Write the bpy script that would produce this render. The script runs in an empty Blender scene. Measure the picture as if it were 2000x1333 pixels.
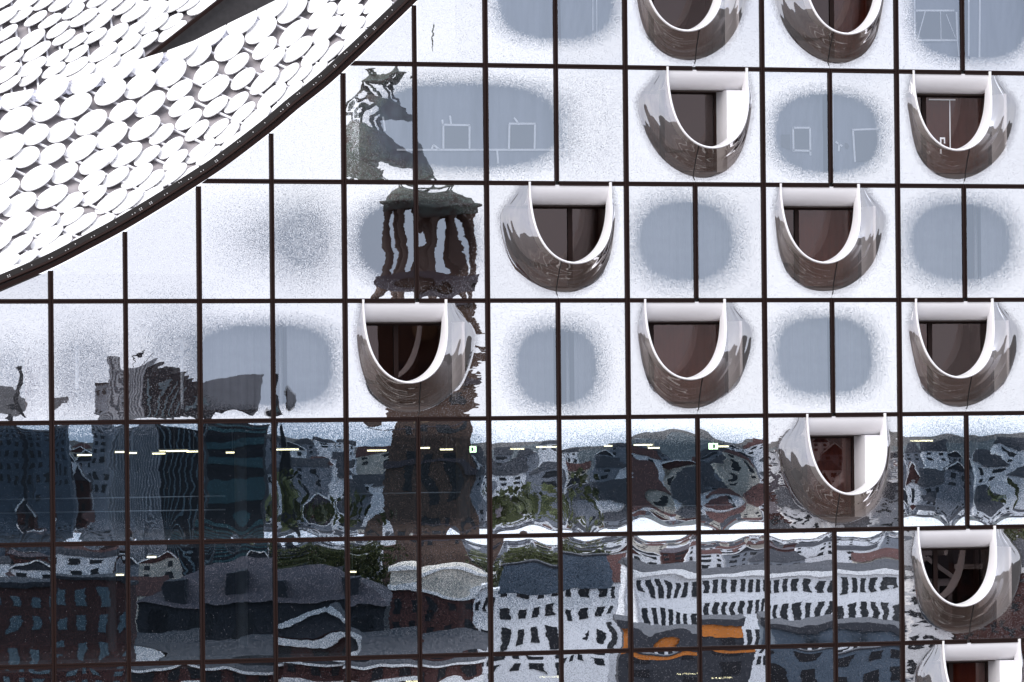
import bpy, bmesh, math, random
import numpy as np
from mathutils import Vector, Matrix

scene = bpy.context.scene
COL = scene.collection
R = random.Random(7)
rad = math.radians

# ------------------------------------------------------------------ camera
PW = 2.14838          # width of one glass pane, metres
FH = 3.35             # storey height, metres
Z0 = 54.799           # height of the top transom in view
CAM = np.array([-41.46137, -142.89708, 45.0])
YAW, PITCH, ROLL = 0.36793, 0.01271, -0.00941
FPX = 10500.0
_fw = np.array([math.sin(YAW)*math.cos(PITCH), math.cos(YAW)*math.cos(PITCH), math.sin(PITCH)])
_r = np.array([math.cos(YAW), -math.sin(YAW), 0.0])
_u = np.cross(_r, _fw)
CR = _r*math.cos(ROLL) + _u*math.sin(ROLL)
CU = -_r*math.sin(ROLL) + _u*math.cos(ROLL)
cam_data = bpy.data.cameras.new('camera')
cam_data.sensor_fit = 'HORIZONTAL'; cam_data.sensor_width = 36.0
cam_data.lens = FPX/2000.0*36.0
cam_data.clip_start = 1.0; cam_data.clip_end = 20000.0
cam = bpy.data.objects.new('camera', cam_data)
COL.objects.link(cam)
cam.matrix_world = Matrix(((CR[0], CU[0], -_fw[0], CAM[0]), (CR[1], CU[1], -_fw[1], CAM[1]),
                           (CR[2], CU[2], -_fw[2], CAM[2]), (0, 0, 0, 1)))
scene.camera = cam

# ------------------------------------------------------------------ sky, sun, exposure
SUN_EL, SUN_AZ = rad(44), rad(236)      # the sun is a soft glow behind thin cloud, over the harbour
world = bpy.data.worlds.new('World'); scene.world = world
world.use_nodes = True
wn = world.node_tree.nodes; wl = world.node_tree.links
wn.clear()
sky = wn.new('ShaderNodeTexSky'); sky.sky_type = 'NISHITA'; sky.sun_disc = False
sky.sun_elevation = SUN_EL; sky.sun_rotation = SUN_AZ
sky.dust_density = 3.0
cl_co = wn.new('ShaderNodeTexCoord')
cl_map = wn.new('ShaderNodeMapping'); cl_map.inputs['Scale'].default_value = (1.0, 1.0, 3.0)
cl_noise = wn.new('ShaderNodeTexNoise'); cl_noise.inputs['Scale'].default_value = 3.5; cl_noise.inputs['Detail'].default_value = 5
cl_ramp = wn.new('ShaderNodeValToRGB')
cl_ramp.color_ramp.elements[0].position = 0.30; cl_ramp.color_ramp.elements[0].color = (7.7, 8.05, 9.5, 1)
cl_ramp.color_ramp.elements[1].position = 0.68; cl_ramp.color_ramp.elements[1].color = (10.4, 10.6, 11.4, 1)
mixw = wn.new('ShaderNodeMix'); mixw.data_type = 'RGBA'; mixw.inputs[0].default_value = 0.88
bgn = wn.new('ShaderNodeBackground'); bgn.inputs['Strength'].default_value = 0.1
wout = wn.new('ShaderNodeOutputWorld')
wl.new(cl_co.outputs['Generated'], cl_map.inputs['Vector']); wl.new(cl_map.outputs[0], cl_noise.inputs['Vector'])
wl.new(cl_noise.outputs['Fac'], cl_ramp.inputs[0])
wl.new(sky.outputs[0], mixw.inputs[6]); wl.new(cl_ramp.outputs[0], mixw.inputs[7])
wl.new(mixw.outputs[2], bgn.inputs['Color']); wl.new(bgn.outputs[0], wout.inputs[0])

sun_data = bpy.data.lights.new('sun', 'SUN'); sun_data.energy = 1.5; sun_data.angle = rad(60); sun_data.color = (1.0, 0.94, 0.88)
sun = bpy.data.objects.new('sun', sun_data); COL.objects.link(sun)
_sd = Vector((math.sin(SUN_AZ)*math.cos(SUN_EL), math.cos(SUN_AZ)*math.cos(SUN_EL), math.sin(SUN_EL)))
sun.rotation_euler = _sd.to_track_quat('Z', 'Y').to_euler()
sun.location = (0, -60, 120)
vs = scene.view_settings
vs.view_transform = 'Standard'; vs.look = 'None'; vs.exposure = 0.74; vs.gamma = 1.0; vs.use_curve_mapping = False
scene.cycles.use_denoising = True; scene.cycles.denoising_prefilter = 'ACCURATE'; scene.cycles.max_bounces = 12; scene.cycles.glossy_bounces = 6; scene.cycles.transparent_max_bounces = 16
scene.cycles.transmission_bounces = 6; scene.cycles.sample_clamp_indirect = 6.0

# ------------------------------------------------------------------ geometry helpers
def ray(px, py):
    d = _fw + CR*((px-1000.0)/FPX) - CU*((py-666.5)/FPX)
    return d
def at(px, py, Y=0.0):
    """the point of the plane y = Y that lies behind a place in the picture"""
    d = ray(px, py); t = (Y-CAM[1])/d[1]
    return CAM + d*t
def mirror_at(px, py, L):
    """a point of the city, seen by way of the glass at a path length of L metres"""
    p = CAM + ray(px, py)*L
    return np.array([p[0], -p[1], p[2]])

def link(name, me, mat=None, parent=None, loc=None):
    o = bpy.data.objects.new(name, me)
    COL.objects.link(o)
    if mat is not None and me is not None and not me.materials: me.materials.append(mat)
    if parent is not None: o.parent = parent
    if loc is not None: o.location = loc
    return o
def empty(name, loc=(0, 0, 0), rz=0.0):
    o = bpy.data.objects.new(name, None); COL.objects.link(o)
    o.location = loc; o.rotation_euler = (0, 0, rz); o.empty_display_size = 0.5
    return o
def tag(o, label=None, cat=None, group=None, kind=None):
    if label: o['label'] = label
    if cat: o['category'] = cat
    if group: o['group'] = group
    if kind: o['kind'] = kind
    return o

class MB:
    def __init__(s): s.v = []; s.f = []; s.sm = []
    def add(s, vs_, fs_, smooth=False):
        b = len(s.v); s.v += [tuple(map(float, p)) for p in vs_]
        s.f += [tuple(b+i for i in f) for f in fs_]; s.sm += [smooth]*len(fs_)
        return s
    def box(s, x0, x1, y0, y1, z0, z1):
        return s.add([(x0,y0,z0),(x1,y0,z0),(x1,y1,z0),(x0,y1,z0),(x0,y0,z1),(x1,y0,z1),(x1,y1,z1),(x0,y1,z1)],
                     [(0,3,2,1),(4,5,6,7),(0,1,5,4),(1,2,6,5),(2,3,7,6),(3,0,4,7)])
    def bar(s, a, b, w, h, up=(0, 0, 1)):
        a = Vector(a); b = Vector(b); d = (b-a).normalized(); u = Vector(up)
        x = d.cross(u)
        if x.length < 1e-4: x = d.cross(Vector((1, 0, 0)))
        x.normalize(); z = x.cross(d)
        vs_ = []
        for p in (a, b):
            for sx, sz in ((-1,-1),(1,-1),(1,1),(-1,1)): vs_.append(p + x*sx*w/2 + z*sz*h/2)
        return s.add(vs_, [(0,1,2,3),(7,6,5,4),(0,4,5,1),(1,5,6,2),(2,6,7,3),(3,7,4,0)])
    def tube(s, pts, r, n=8, caps=True):
        pts = [Vector(p) for p in pts]; rs = r if isinstance(r, (list, tuple)) else [r]*len(pts)
        vs_ = []; fs_ = []
        up = Vector((0.3, 0.2, 0.93))
        for i, p in enumerate(pts):
            d = (pts[min(i+1, len(pts)-1)]-pts[max(i-1, 0)]).normalized()
            x = d.cross(up)
            if x.length < 1e-3: x = d.cross(Vector((1, 0, 0)))
            x.normalize(); y = d.cross(x)
            for k in range(n):
                a = 2*math.pi*k/n
                vs_.append(p + x*math.cos(a)*rs[i] + y*math.sin(a)*rs[i])
        for i in range(len(pts)-1):
            for k in range(n):
                k2 = (k+1) % n
                fs_.append((i*n+k, i*n+k2, (i+1)*n+k2, (i+1)*n+k))
        s.add(vs_, fs_, True)
        if caps:
            b = len(s.v)-len(vs_)
            s.f += [tuple(b+k for k in range(n)), tuple(b+(len(pts)-1)*n+k for k in reversed(range(n)))]; s.sm += [False, False]
        return s
    def lathe(s, prof, n=20, smooth=True, cx=0.0, cy=0.0, phase=0.0):
        vs_ = []; fs_ = []
        for r, z in prof:
            for k in range(n):
                a = 2*math.pi*k/n + phase
                vs_.append((cx+r*math.cos(a), cy+r*math.sin(a), z))
        for i in range(len(prof)-1):
            for k in range(n):
                k2 = (k+1) % n
                fs_.append((i*n+k, i*n+k2, (i+1)*n+k2, (i+1)*n+k))
        return s.add(vs_, fs_, smooth)
    def mesh(s, name='m'):
        me = bpy.data.meshes.new(name)
        me.from_pydata(s.v, [], s.f)
        me.polygons.foreach_set('use_smooth', s.sm); me.update()
        return me
    def build(s, name, mat, parent=None, loc=None):
        return link(name, s.mesh(name), mat, parent, loc)

def grid_mesh(name, P, attr=None, smooth=True, keep=None):
    """P[j][i] -> points of a grid"""
    P = np.asarray(P, dtype=float); nj, ni = P.shape[:2]
    idx = np.arange(nj*ni).reshape(nj, ni)
    f = np.stack([idx[:-1,:-1], idx[:-1,1:], idx[1:,1:], idx[1:,:-1]], axis=-1).reshape(-1, 4)
    me = bpy.data.meshes.new(name)
    me.from_pydata(P.reshape(-1, 3).tolist(), [], f.tolist())
    if smooth: me.polygons.foreach_set('use_smooth', [True]*len(f))
    if attr is not None:
        a = me.attributes.new('frit', 'FLOAT', 'POINT')
        a.data.foreach_set('value', np.asarray(attr, dtype=np.float32).ravel())
    me.update()
    return me

# ------------------------------------------------------------------ materials
def new_mat(name):
    m = bpy.data.materials.new(name); m.use_nodes = True
    return m, m.node_tree.nodes, m.node_tree.links
def plain(name, col, rough=0.6, metal=0.0, noise=0.0, nscale=4.0, spec=0.5, col2=None, coords='Object', stretch=(1, 1, 1), bump=0.0):
    m, n, l = new_mat(name)
    b = n['Principled BSDF']
    b.inputs['Base Color'].default_value = (*col, 1); b.inputs['Roughness'].default_value = rough
    b.inputs['Metallic'].default_value = metal; b.inputs['Specular IOR Level'].default_value = spec
    if noise > 0 or col2 is not None:
        tc = n.new('ShaderNodeTexCoord'); mp = n.new('ShaderNodeMapping'); mp.inputs['Scale'].default_value = stretch
        tx = n.new('ShaderNodeTexNoise'); tx.inputs['Scale'].default_value = nscale; tx.inputs['Detail'].default_value = 6
        rp = n.new('ShaderNodeValToRGB')
        c2 = col2 if col2 is not None else tuple(max(0, c*(1-noise)) for c in col)
        rp.color_ramp.elements[0].position = 0.32; rp.color_ramp.elements[0].color = (*c2, 1)
        rp.color_ramp.elements[1].position = 0.66; rp.color_ramp.elements[1].color = (*col, 1)
        l.new(tc.outputs[coords], mp.inputs[0]); l.new(mp.outputs[0], tx.inputs['Vector'])
        l.new(tx.outputs['Fac'], rp.inputs[0]); l.new(rp.outputs[0], b.inputs['Base Color'])
        if bump > 0:
            bp = n.new('ShaderNodeBump'); bp.inputs['Strength'].default_value = bump; bp.inputs['Distance'].default_value = 0.02
            l.new(tx.outputs['Fac'], bp.inputs['Height']); l.new(bp.outputs[0], b.inputs['Normal'])
    return m
def emit(name, col, s):
    m, n, l = new_mat(name); b = n['Principled BSDF']
    b.inputs['Base Color'].default_value = (*col, 1)
    b.inputs['Emission Color'].default_value = (*col, 1); b.inputs['Emission Strength'].default_value = s
    return m

def glass_mat(name, clear_refl, clear_tint, wob=1.0, trans=(0.74, 0.77, 0.8), coat=(0.63, 0.74), spot=0.955, coat_tint=(1.0, 1.0, 1.0)):
    """coated glass: a mirror print of fine dots that thins out to clear glass ('frit'), rolled slightly uneven"""
    m, n, l = new_mat(name)
    n.remove(n['Principled BSDF']); out = n['Material Output']
    geo = n.new('ShaderNodeNewGeometry'); oi = n.new('ShaderNodeObjectInfo')
    off = n.new('ShaderNodeVectorMath'); off.operation = 'SCALE'; off.inputs[0].default_value = (37.0, 11.0, 53.0)
    l.new(oi.outputs['Random'], off.inputs['Scale'])
    pos = n.new('ShaderNodeVectorMath'); pos.operation = 'ADD'
    l.new(geo.outputs['Position'], pos.inputs[0]); l.new(off.outputs[0], pos.inputs[1])
    cur = geo.outputs['Normal']
    for sc, amp in (((0.9, 1.0, 2.4), (0.00060, 0.0, 0.00045)), ((3.6, 1.0, 1.3), (0.00018, 0.0, 0.00015)), ((4.0, 1.0, 15.0), (0.00020, 0.0, 0.00010))):
        mp = n.new('ShaderNodeMapping'); mp.inputs['Scale'].default_value = sc
        l.new(pos.outputs[0], mp.inputs[0])
        tx = n.new('ShaderNodeTexNoise'); tx.inputs['Scale'].default_value = 1.0; tx.inputs['Detail'].default_value = 1.0
        l.new(mp.outputs[0], tx.inputs['Vector'])
        sb = n.new('ShaderNodeVectorMath'); sb.operation = 'SUBTRACT'; sb.inputs[1].default_value = (0.5, 0.5, 0.5)
        l.new(tx.outputs['Color'], sb.inputs[0])
        mu = n.new('ShaderNodeVectorMath'); mu.operation = 'MULTIPLY'; mu.inputs[1].default_value = tuple(a*wob*2 for a in amp)
        l.new(sb.outputs[0], mu.inputs[0])
        ad = n.new('ShaderNodeVectorMath'); ad.operation = 'ADD'
        l.new(cur, ad.inputs[0]); l.new(mu.outputs[0], ad.inputs[1]); cur = ad.outputs[0]
    nm = n.new('ShaderNodeVectorMath'); nm.operation = 'NORMALIZE'; l.new(cur, nm.inputs[0]); N = nm.outputs[0]
    gc = n.new('ShaderNodeBsdfGlossy'); gc.inputs['Roughness'].default_value = 0.0; gc.inputs['Color'].default_value = (*clear_tint, 1)
    l.new(N, gc.inputs['Normal'])
    tr = n.new('ShaderNodeBsdfTransparent'); tr.inputs['Color'].default_value = (*trans, 1)
    lw = n.new('ShaderNodeLayerWeight'); lw.inputs['Blend'].default_value = 0.25
    fr = n.new('ShaderNodeMapRange'); fr.inputs['To Min'].default_value = clear_refl; fr.inputs['To Max'].default_value = 1.0
    l.new(lw.outputs['Fresnel'], fr.inputs['Value'])
    clear = n.new('ShaderNodeMixShader'); l.new(fr.outputs[0], clear.inputs[0])
    l.new(tr.outputs[0], clear.inputs[1]); l.new(gc.outputs[0], clear.inputs[2])
    gm = n.new('ShaderNodeBsdfGlossy'); gm.inputs['Roughness'].default_value = 0.0; gm.inputs['Color'].default_value = (0.76, 0.76, 0.785, 1)
    l.new(N, gm.inputs['Normal'])
    mr = n.new('ShaderNodeMapRange'); mr.inputs['To Min'].default_value = coat[0]; mr.inputs['To Max'].default_value = coat[1]
    l.new(oi.outputs['Random'], mr.inputs['Value'])
    cc = n.new('ShaderNodeCombineColor')
    l.new(mr.outputs[0], cc.inputs[0]); l.new(mr.outputs[0], cc.inputs[1]); l.new(mr.outputs[0], cc.inputs[2])
    ct = n.new('ShaderNodeVectorMath'); ct.operation = 'MULTIPLY'; ct.inputs[1].default_value = coat_tint
    l.new(cc.outputs[0], ct.inputs[0]); l.new(ct.outputs[0], gm.inputs['Color'])
    df = n.new('ShaderNodeBsdfDiffuse'); df.inputs['Color'].default_value = (0.36, 0.36, 0.40, 1)
    # fine dots
    cell = n.new('ShaderNodeVectorMath'); cell.operation = 'SNAP'; cell.inputs[1].default_value = (0.0095, 5.0, 0.0095)
    l.new(geo.outputs['Position'], cell.inputs[0])
    wnz = n.new('ShaderNodeTexWhiteNoise'); wnz.noise_dimensions = '3D'; l.new(cell.outputs[0], wnz.inputs['Vector'])
    fa = n.new('ShaderNodeAttribute'); fa.attribute_name = 'frit'
    lt = n.new('ShaderNodeMath'); lt.operation = 'LESS_THAN'
    l.new(wnz.outputs['Value'], lt.inputs[0]); l.new(fa.outputs['Fac'], lt.inputs[1])
    sepc = n.new('ShaderNodeSeparateColor'); l.new(wnz.outputs['Color'], sepc.inputs[0])
    gt = n.new('ShaderNodeMath'); gt.operation = 'GREATER_THAN'; gt.inputs[1].default_value = spot
    l.new(sepc.outputs['Green'], gt.inputs[0])
    printed = n.new('ShaderNodeMixShader'); l.new(gt.outputs[0], printed.inputs[0]); l.new(gm.outputs[0], printed.inputs[1]); l.new(df.outputs[0], printed.inputs[2])
    fin = n.new('ShaderNodeMixShader'); l.new(lt.outputs[0], fin.inputs[0])
    l.new(clear.outputs[0], fin.inputs[1]); l.new(printed.outputs[0], fin.inputs[2])
    l.new(fin.outputs[0], out.inputs['Surface'])
    return m

M = {}
M['glass'] = glass_mat('coated_glass', 0.215, (0.76, 0.87, 1.0), trans=(0.88, 0.9, 0.92))
M['glass_low'] = glass_mat('coated_glass_brightened', 0.22, (0.58, 0.79, 1.0), trans=(0.74, 0.84, 0.90), coat=(0.90, 0.98), spot=0.99, coat_tint=(0.90, 0.95, 1.0))  # same glass as the upper rows, coat brightened and blued to lift its reflections
M['bulge'] = glass_mat('bent_glass', 0.33, (0.92, 0.92, 0.95), wob=5.0, trans=(0.85, 0.80, 0.77))
M['frame'] = plain('brown_anodised_frame', (0.017, 0.0075, 0.006), 0.55, 0.0, spec=0.15)
M['groove'] = plain('frame_gasket', (0.010, 0.007, 0.006), 0.7)
M['white'] = plain('white_moulded_rim', (0.88, 0.87, 0.89), 0.28, spec=0.5)
M['lintel'] = plain('white_lintel', (0.88, 0.87, 0.89), 0.45)
M['disc'] = plain('white_roof_disc', (0.86, 0.86, 0.87), 0.5)
M['deck'] = plain('grey_roof_skin', (0.34, 0.315, 0.33), 0.7, noise=0.35, nscale=1.4)
M['rod'] = plain('roof_rail', (0.72, 0.72, 0.76), 0.5)
M['charcoal'] = plain('charcoal_roof_wall', (0.055, 0.052, 0.054), 0.8, noise=0.25, nscale=6)
M['foil'] = plain('crumpled_foil', (0.62, 0.62, 0.70), 0.35, metal=0.6, noise=0.5, nscale=14)
M['hole_dot'] = plain('white_hole_dot', (0.85, 0.85, 0.85), 0.5)
M['slab'] = plain('floor_slab', (0.10, 0.095, 0.095), 0.8)
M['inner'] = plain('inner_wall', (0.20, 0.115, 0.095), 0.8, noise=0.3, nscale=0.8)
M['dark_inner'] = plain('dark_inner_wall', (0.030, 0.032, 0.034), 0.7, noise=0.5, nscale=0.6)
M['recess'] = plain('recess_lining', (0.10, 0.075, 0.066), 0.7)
M['sheet'] = plain('dust_sheet', (0.26, 0.27, 0.32), 0.6, noise=0.3, nscale=1.2, stretch=(3, 1, 0.4))
M['tape'] = plain('white_tape', (0.95, 0.95, 0.97), 0.6)
M['hole'] = plain('dark_opening', (0.10, 0.095, 0.10), 0.8)
M['lamp'] = emit('lamp_tube', (1.0, 0.84, 0.5), 2.6)
M['lampcase'] = plain('lamp_case', (0.5, 0.5, 0.5), 0.5)
M['sign'] = emit('exit_sign', (0.7, 1.0, 0.55), 3.0)
M['steel'] = plain('steel', (0.35, 0.36, 0.38), 0.35, metal=0.7)
# room glass behind the loggias
def room_glass():
    m, n, l = new_mat('room_window_glass'); n.remove(n['Principled BSDF']); out = n['Material Output']
    g = n.new('ShaderNodeBsdfGlossy'); g.inputs['Roughness'].default_value = 0.0; g.inputs['Color'].default_value = (0.9, 0.82, 0.82, 1)
    t = n.new('ShaderNodeBsdfTransparent'); t.inputs['Color'].default_value = (0.62, 0.47, 0.42, 1)
    mx = n.new('ShaderNodeMixShader'); mx.inputs[0].default_value = 0.055
    l.new(t.outputs[0], mx.inputs[1]); l.new(g.outputs[0], mx.inputs[2]); l.new(mx.outputs[0], out.inputs['Surface'])
    return m
M['room_glass'] = room_glass()

# centres of the roof discs as seen from the camera: x, y, large or small
DISCS_A = [(30,233,1),(89,217,0),(147,206,1),(177,239,1),(69,263,0),(118,257,0),(14,287,1),(50,307,0),(101,300,0),(157,290,1),(217,264,1),(186,317,1),(-2,338,1),(72,347,1),(126,338,0),(179,354,0),(11,369,0),(37,399,1),(100,384,1),(136,395,0),(182,382,0),(226,345,0),(216,393,1),(-7,404,0),(30,439,1),(83,436,1),(137,423,0),(155,438,1),(191,439,1),(91,463,1),(-5,474,0),(31,481,1),(107,481,1),(142,478,0),(48,505,0),(5,517,1),(89,509,0),(13,535,0),(273,166,1),(332,142,1),(215,180,1),(292,203,1),(239,217,0),(350,176,0),(354,208,0),(402,142,0),(417,172,1),(368,233,0),(420,208,0),(281,250,1),(315,262,0),(384,255,0),(422,252,0),(443,260,0),(246,302,1),(202,309,0),(287,304,0),(333,289,0),(342,312,0),(391,295,1),(407,304,0),(267,344,1),(295,352,0),(334,342,1),(363,343,0),(409,320,0),(249,393,1),(287,388,1),(318,382,0),(236,428,0),(388,107,0),(447,92,1),(509,59,1),(570,18,1),(622,2,0),(462,124,0),(516,94,0),(532,115,0),(572,65,1),(628,31,1),(581,96,1),(615,104,1),(474,154,0),(516,158,1),(560,144,0),(585,146,0),(615,139,0),(647,102,0),(644,134,0),(461,200,0),(474,220,0),(530,188,1),(567,180,0),(593,176,1),(498,232,1),(542,213,0),(506,250,1),(456,277,1),(684,2,1),(637,59,1),(686,30,0),(731,5,0),(737,26,1),(689,54,0),(736,49,0),(685,82,1),(700,88,0),(779,8,0),(760,-17,0),(101,173,1),(-30,215,1),(-35,290,0),(660,-25,1),(705,-20,0),(590,-20,0)]
DISCS_B = [(6,0,1),(52,1,1),(86,4,0),(117,7,0),(6,32,1),(41,29,0),(69,36,0),(97,41,0),(142,22,0),(156,-2,0),(163,34,1),(193,41,1),(191,-1,0),(217,5,1),(12,64,0),(60,77,1),(112,58,0),(124,73,0),(147,80,0),(185,70,0),(222,66,1),(11,92,1),(71,100,1),(110,112,0),(149,104,0),(200,102,1),(23,113,0),(62,130,1),(104,137,0),(144,130,1),(157,143,1),(206,126,1),(12,143,1),(59,151,0),(17,164,0),(91,168,0),(242,13,0),(264,23,1),(300,23,1),(343,5,1),(367,7,0),(394,10,1),(274,-7,0),(307,-1,0),(259,59,0),(300,46,1),(334,42,0),(336,61,1),(246,87,1),(285,79,0),(252,114,1),(356,-19,1),(320,-20,1),(404,-16,0)]

# ================================================================== THE CONCERT HALL
hall = empty('concert_hall', (0, 0, 0))
tag(hall, 'concert hall with mirrored glass facade, bulging horseshoe windows and roof of white discs', 'building')

def smooth01(t):
    t = np.clip(t, 0, 1); return t*t*(3-2*t)

# ---- the curved eaves line: lower edge of the roof trim in the facade plane
EDGE_PX = [(-140, 620), (-60, 592), (0, 567), (94, 527), (165, 491), (240, 451), (320, 403), (386, 361), (440, 325), (528, 258), (580, 214), (640, 166), (690, 120), (750, 63), (806, 9), (850, -36), (920, -110)]
EDGE = np.array([at(*p) for p in EDGE_PX])[:, [0, 2]]
def spline(P, n):
    P = np.asarray(P, float); out = []
    k = len(P)
    for i in range(k-1):
        p0, p1, p2, p3 = P[max(i-1, 0)], P[i], P[i+1], P[min(i+2, k-1)]
        for t in np.linspace(0, 1, n, endpoint=False):
            out.append(0.5*((2*p1)+(-p0+p2)*t+(2*p0-5*p1+4*p2-p3)*t*t+(-p0+3*p1-3*p2+p3)*t**3))
    out.append(P[-1]); return np.array(out)
EDGE_S = spline(EDGE, 6)
def edge_z(x): return float(np.interp(x, EDGE_S[:, 0], EDGE_S[:, 1], left=EDGE_S[0, 1], right=1e3))

# ---- frames (brown profiles with a recessed joint)
def z_tr(j): return Z0 - j*FH            # transom j
BAYS = {(0, 8): -1, (0, 10): 1, (1, 8): 1, (1, 12): -1, (2, 6): 1, (2, 10): -1, (3, 4): -1, (3, 8): -1, (3, 12): -1, (4, 10): 1, (5, 12): -1, (6, 12): 1}
I0, I1 = -2, 16
def profile_bar(axis, x0, x1, z0, z1):
    mb = MB()
    if axis == 'v':
        c = (x0+x1)/2
        mb.box(x0, c-0.011, -0.055, 0.04, z0, z1); mb.box(c+0.011, x1, -0.055, 0.04, z0, z1); mb.box(c-0.011, c+0.011, -0.022, 0.04, z0, z1)
    else:
        c = (z0+z1)/2
        mb.box(x0, x1, -0.052, 0.04, z0, c-0.011); mb.box(x0, x1, -0.052, 0.04, c+0.011, z1); mb.box(x0, x1, -0.020, 0.04, c-0.011, c+0.011)
    return mb
def clip_below(me, x0, z0_, x1, z1_, gap=0.02):
    """keep what lies below the line (x0,z0)-(x1,z1)"""
    bm = bmesh.new(); bm.from_mesh(me)
    nrm = Vector((-(z1_-z0_), 0, x1-x0)).normalized()
    bmesh.ops.bisect_plane(bm, geom=bm.verts[:]+bm.edges[:]+bm.faces[:], plane_co=Vector((x0, 0, z0_))-nrm*gap, plane_no=nrm, clear_outer=True)
    bm.to_mesh(me); n = len(bm.faces); bm.free()
    return n
TH = 0.066
for j in range(-1, 7):
    z = z_tr(j)
    for i in range(I0, I1):
        xa, xb = i*PW+TH, (i+1)*PW-TH
        ea, eb = edge_z(xa), edge_z(xb)
        if z-TH > max(ea, eb)+0.1: continue
        me = profile_bar('h', xa, xb, z-TH, z+TH).mesh('transom')
        if z+TH > min(ea, eb)-0.05:
            if clip_below(me, xa, ea, xb, eb, 0.03) == 0: continue
        link('transom', me, M['frame'], hall)
for i in range(I0, I1+1):
    for r in range(0, 7):
        if i % 2 == 1 and (r, i-1) in BAYS: continue
        zt, zb = z_tr(r-1)-TH+ (0.132 if True else 0), z_tr(r)+TH
        x = i*PW; e = edge_z(x)
        if zb > e-0.1: continue
        th = TH if i % 2 == 0 else 0.058
        zt = min(zt-0.0, e-0.06)
        profile_bar('v', x-th, x+th, zb, zt).build('mullion', M['frame'], hall)

# ---- printed dots: where each pane is clear
# (x0, x1, y0, y1 in picture pixels, softness in metres, inner value, exponent)
CLEAR = [
 (1008, 1166, 640, 792, 0.62, 0.0, 2.6), (1518, 1704, 620, 770, 0.5, 0.0, 2.9), (1246, 1432, 393, 550, 0.62, 0.0, 2.4), (1778, 1975, 396, 550, 0.6, 0.0, 2.4),
 (698, 925, 393, 552, 0.5, 0.0, 2.4), (1513, 1717, 183, 338, 0.42, 0.0, 2.5), (735, 1090, 163, 328, 0.45, 0.0, 2.8), (985, 1205, 170, 322, 1.1, 0.86, 2.6),
 (972, 1198, -80, 78, 0.42, 0.0, 2.6), (1783, 2010, -80, 116, 0.42, 0.0, 2.8), (385, 650, 634, 792, 0.45, 0.0, 3.2), (290, 400, 640, 790, 1.1, 0.42, 2.4),
 (545, 645, 410, 525, 0.9, 0.35, 2.2), (470, 560, 430, 500, 1.0, 0.55, 2.0), (110, 225, 665, 790, 1.0, 0.42, 2.2), (-40, 70, 690, 800, 1.0, 0.50, 2.0),
 # the public floor: wide clear bands
 (-60, 545, 850, 1015, 0.6, 0.06, 5.0), (540, 690, 858, 1010, 0.8, 0.40, 4.0), (690, 945, 850, 1020, 0.5, 0.10, 4.0), (965, 1215, 865, 990, 0.9, 0.46, 3.0),
 (1160, 1470, 862, 992, 0.55, 0.04, 3.4), (1795, 2005, 850, 985, 0.8, 0.12, 3.0),
 (-60, 245, 1130, 1260, 0.9, 0.22, 3.5), (255, 690, 1105, 1230, 0.9, 0.24, 4.0), (690, 945, 1130, 1250, 0.9, 0.34, 3.5), (960, 1195, 1100, 1190, 0.8, 0.5, 3.0),
]
_CL = []
for x0, x1, y0, y1, s, v, p in CLEAR:
    a_, b_ = at(x0, (y0+y1)/2), at(x1, (y0+y1)/2); c_, d_ = at((x0+x1)/2, y0), at((x0+x1)/2, y1)
    _CL.append(((a_[0]+b_[0])/2, (c_[2]+d_[2])/2, (b_[0]-a_[0])/2, (c_[2]-d_[2])/2, s, v, p))
def frit(X, Z, row):
    base = 0.96 if row < 4 else (0.90 if row < 6 else 0.85)
    out = np.full(X.shape, base)
    if row >= 4: out = out*(0.28+0.72*smooth01((X/PW-3.0)/3.5))
    for cx, cz, a, b, s, v, p in _CL:
        if row >= 4 and cz > z_tr(3)+0.1: continue
        if row < 4 and cz < z_tr(3)-0.1: continue
        rho = (np.abs((X-cx)/a)**p + np.abs((Z-cz)/b)**p)**(1/p)
        dist = (rho-1)*min(a, b)
        t = np.clip(dist/s+0.10, 0, 1)
        val = v + (1-v)*(t**0.62)
        out = out*np.clip(val, 0, 1)
    return out

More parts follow.
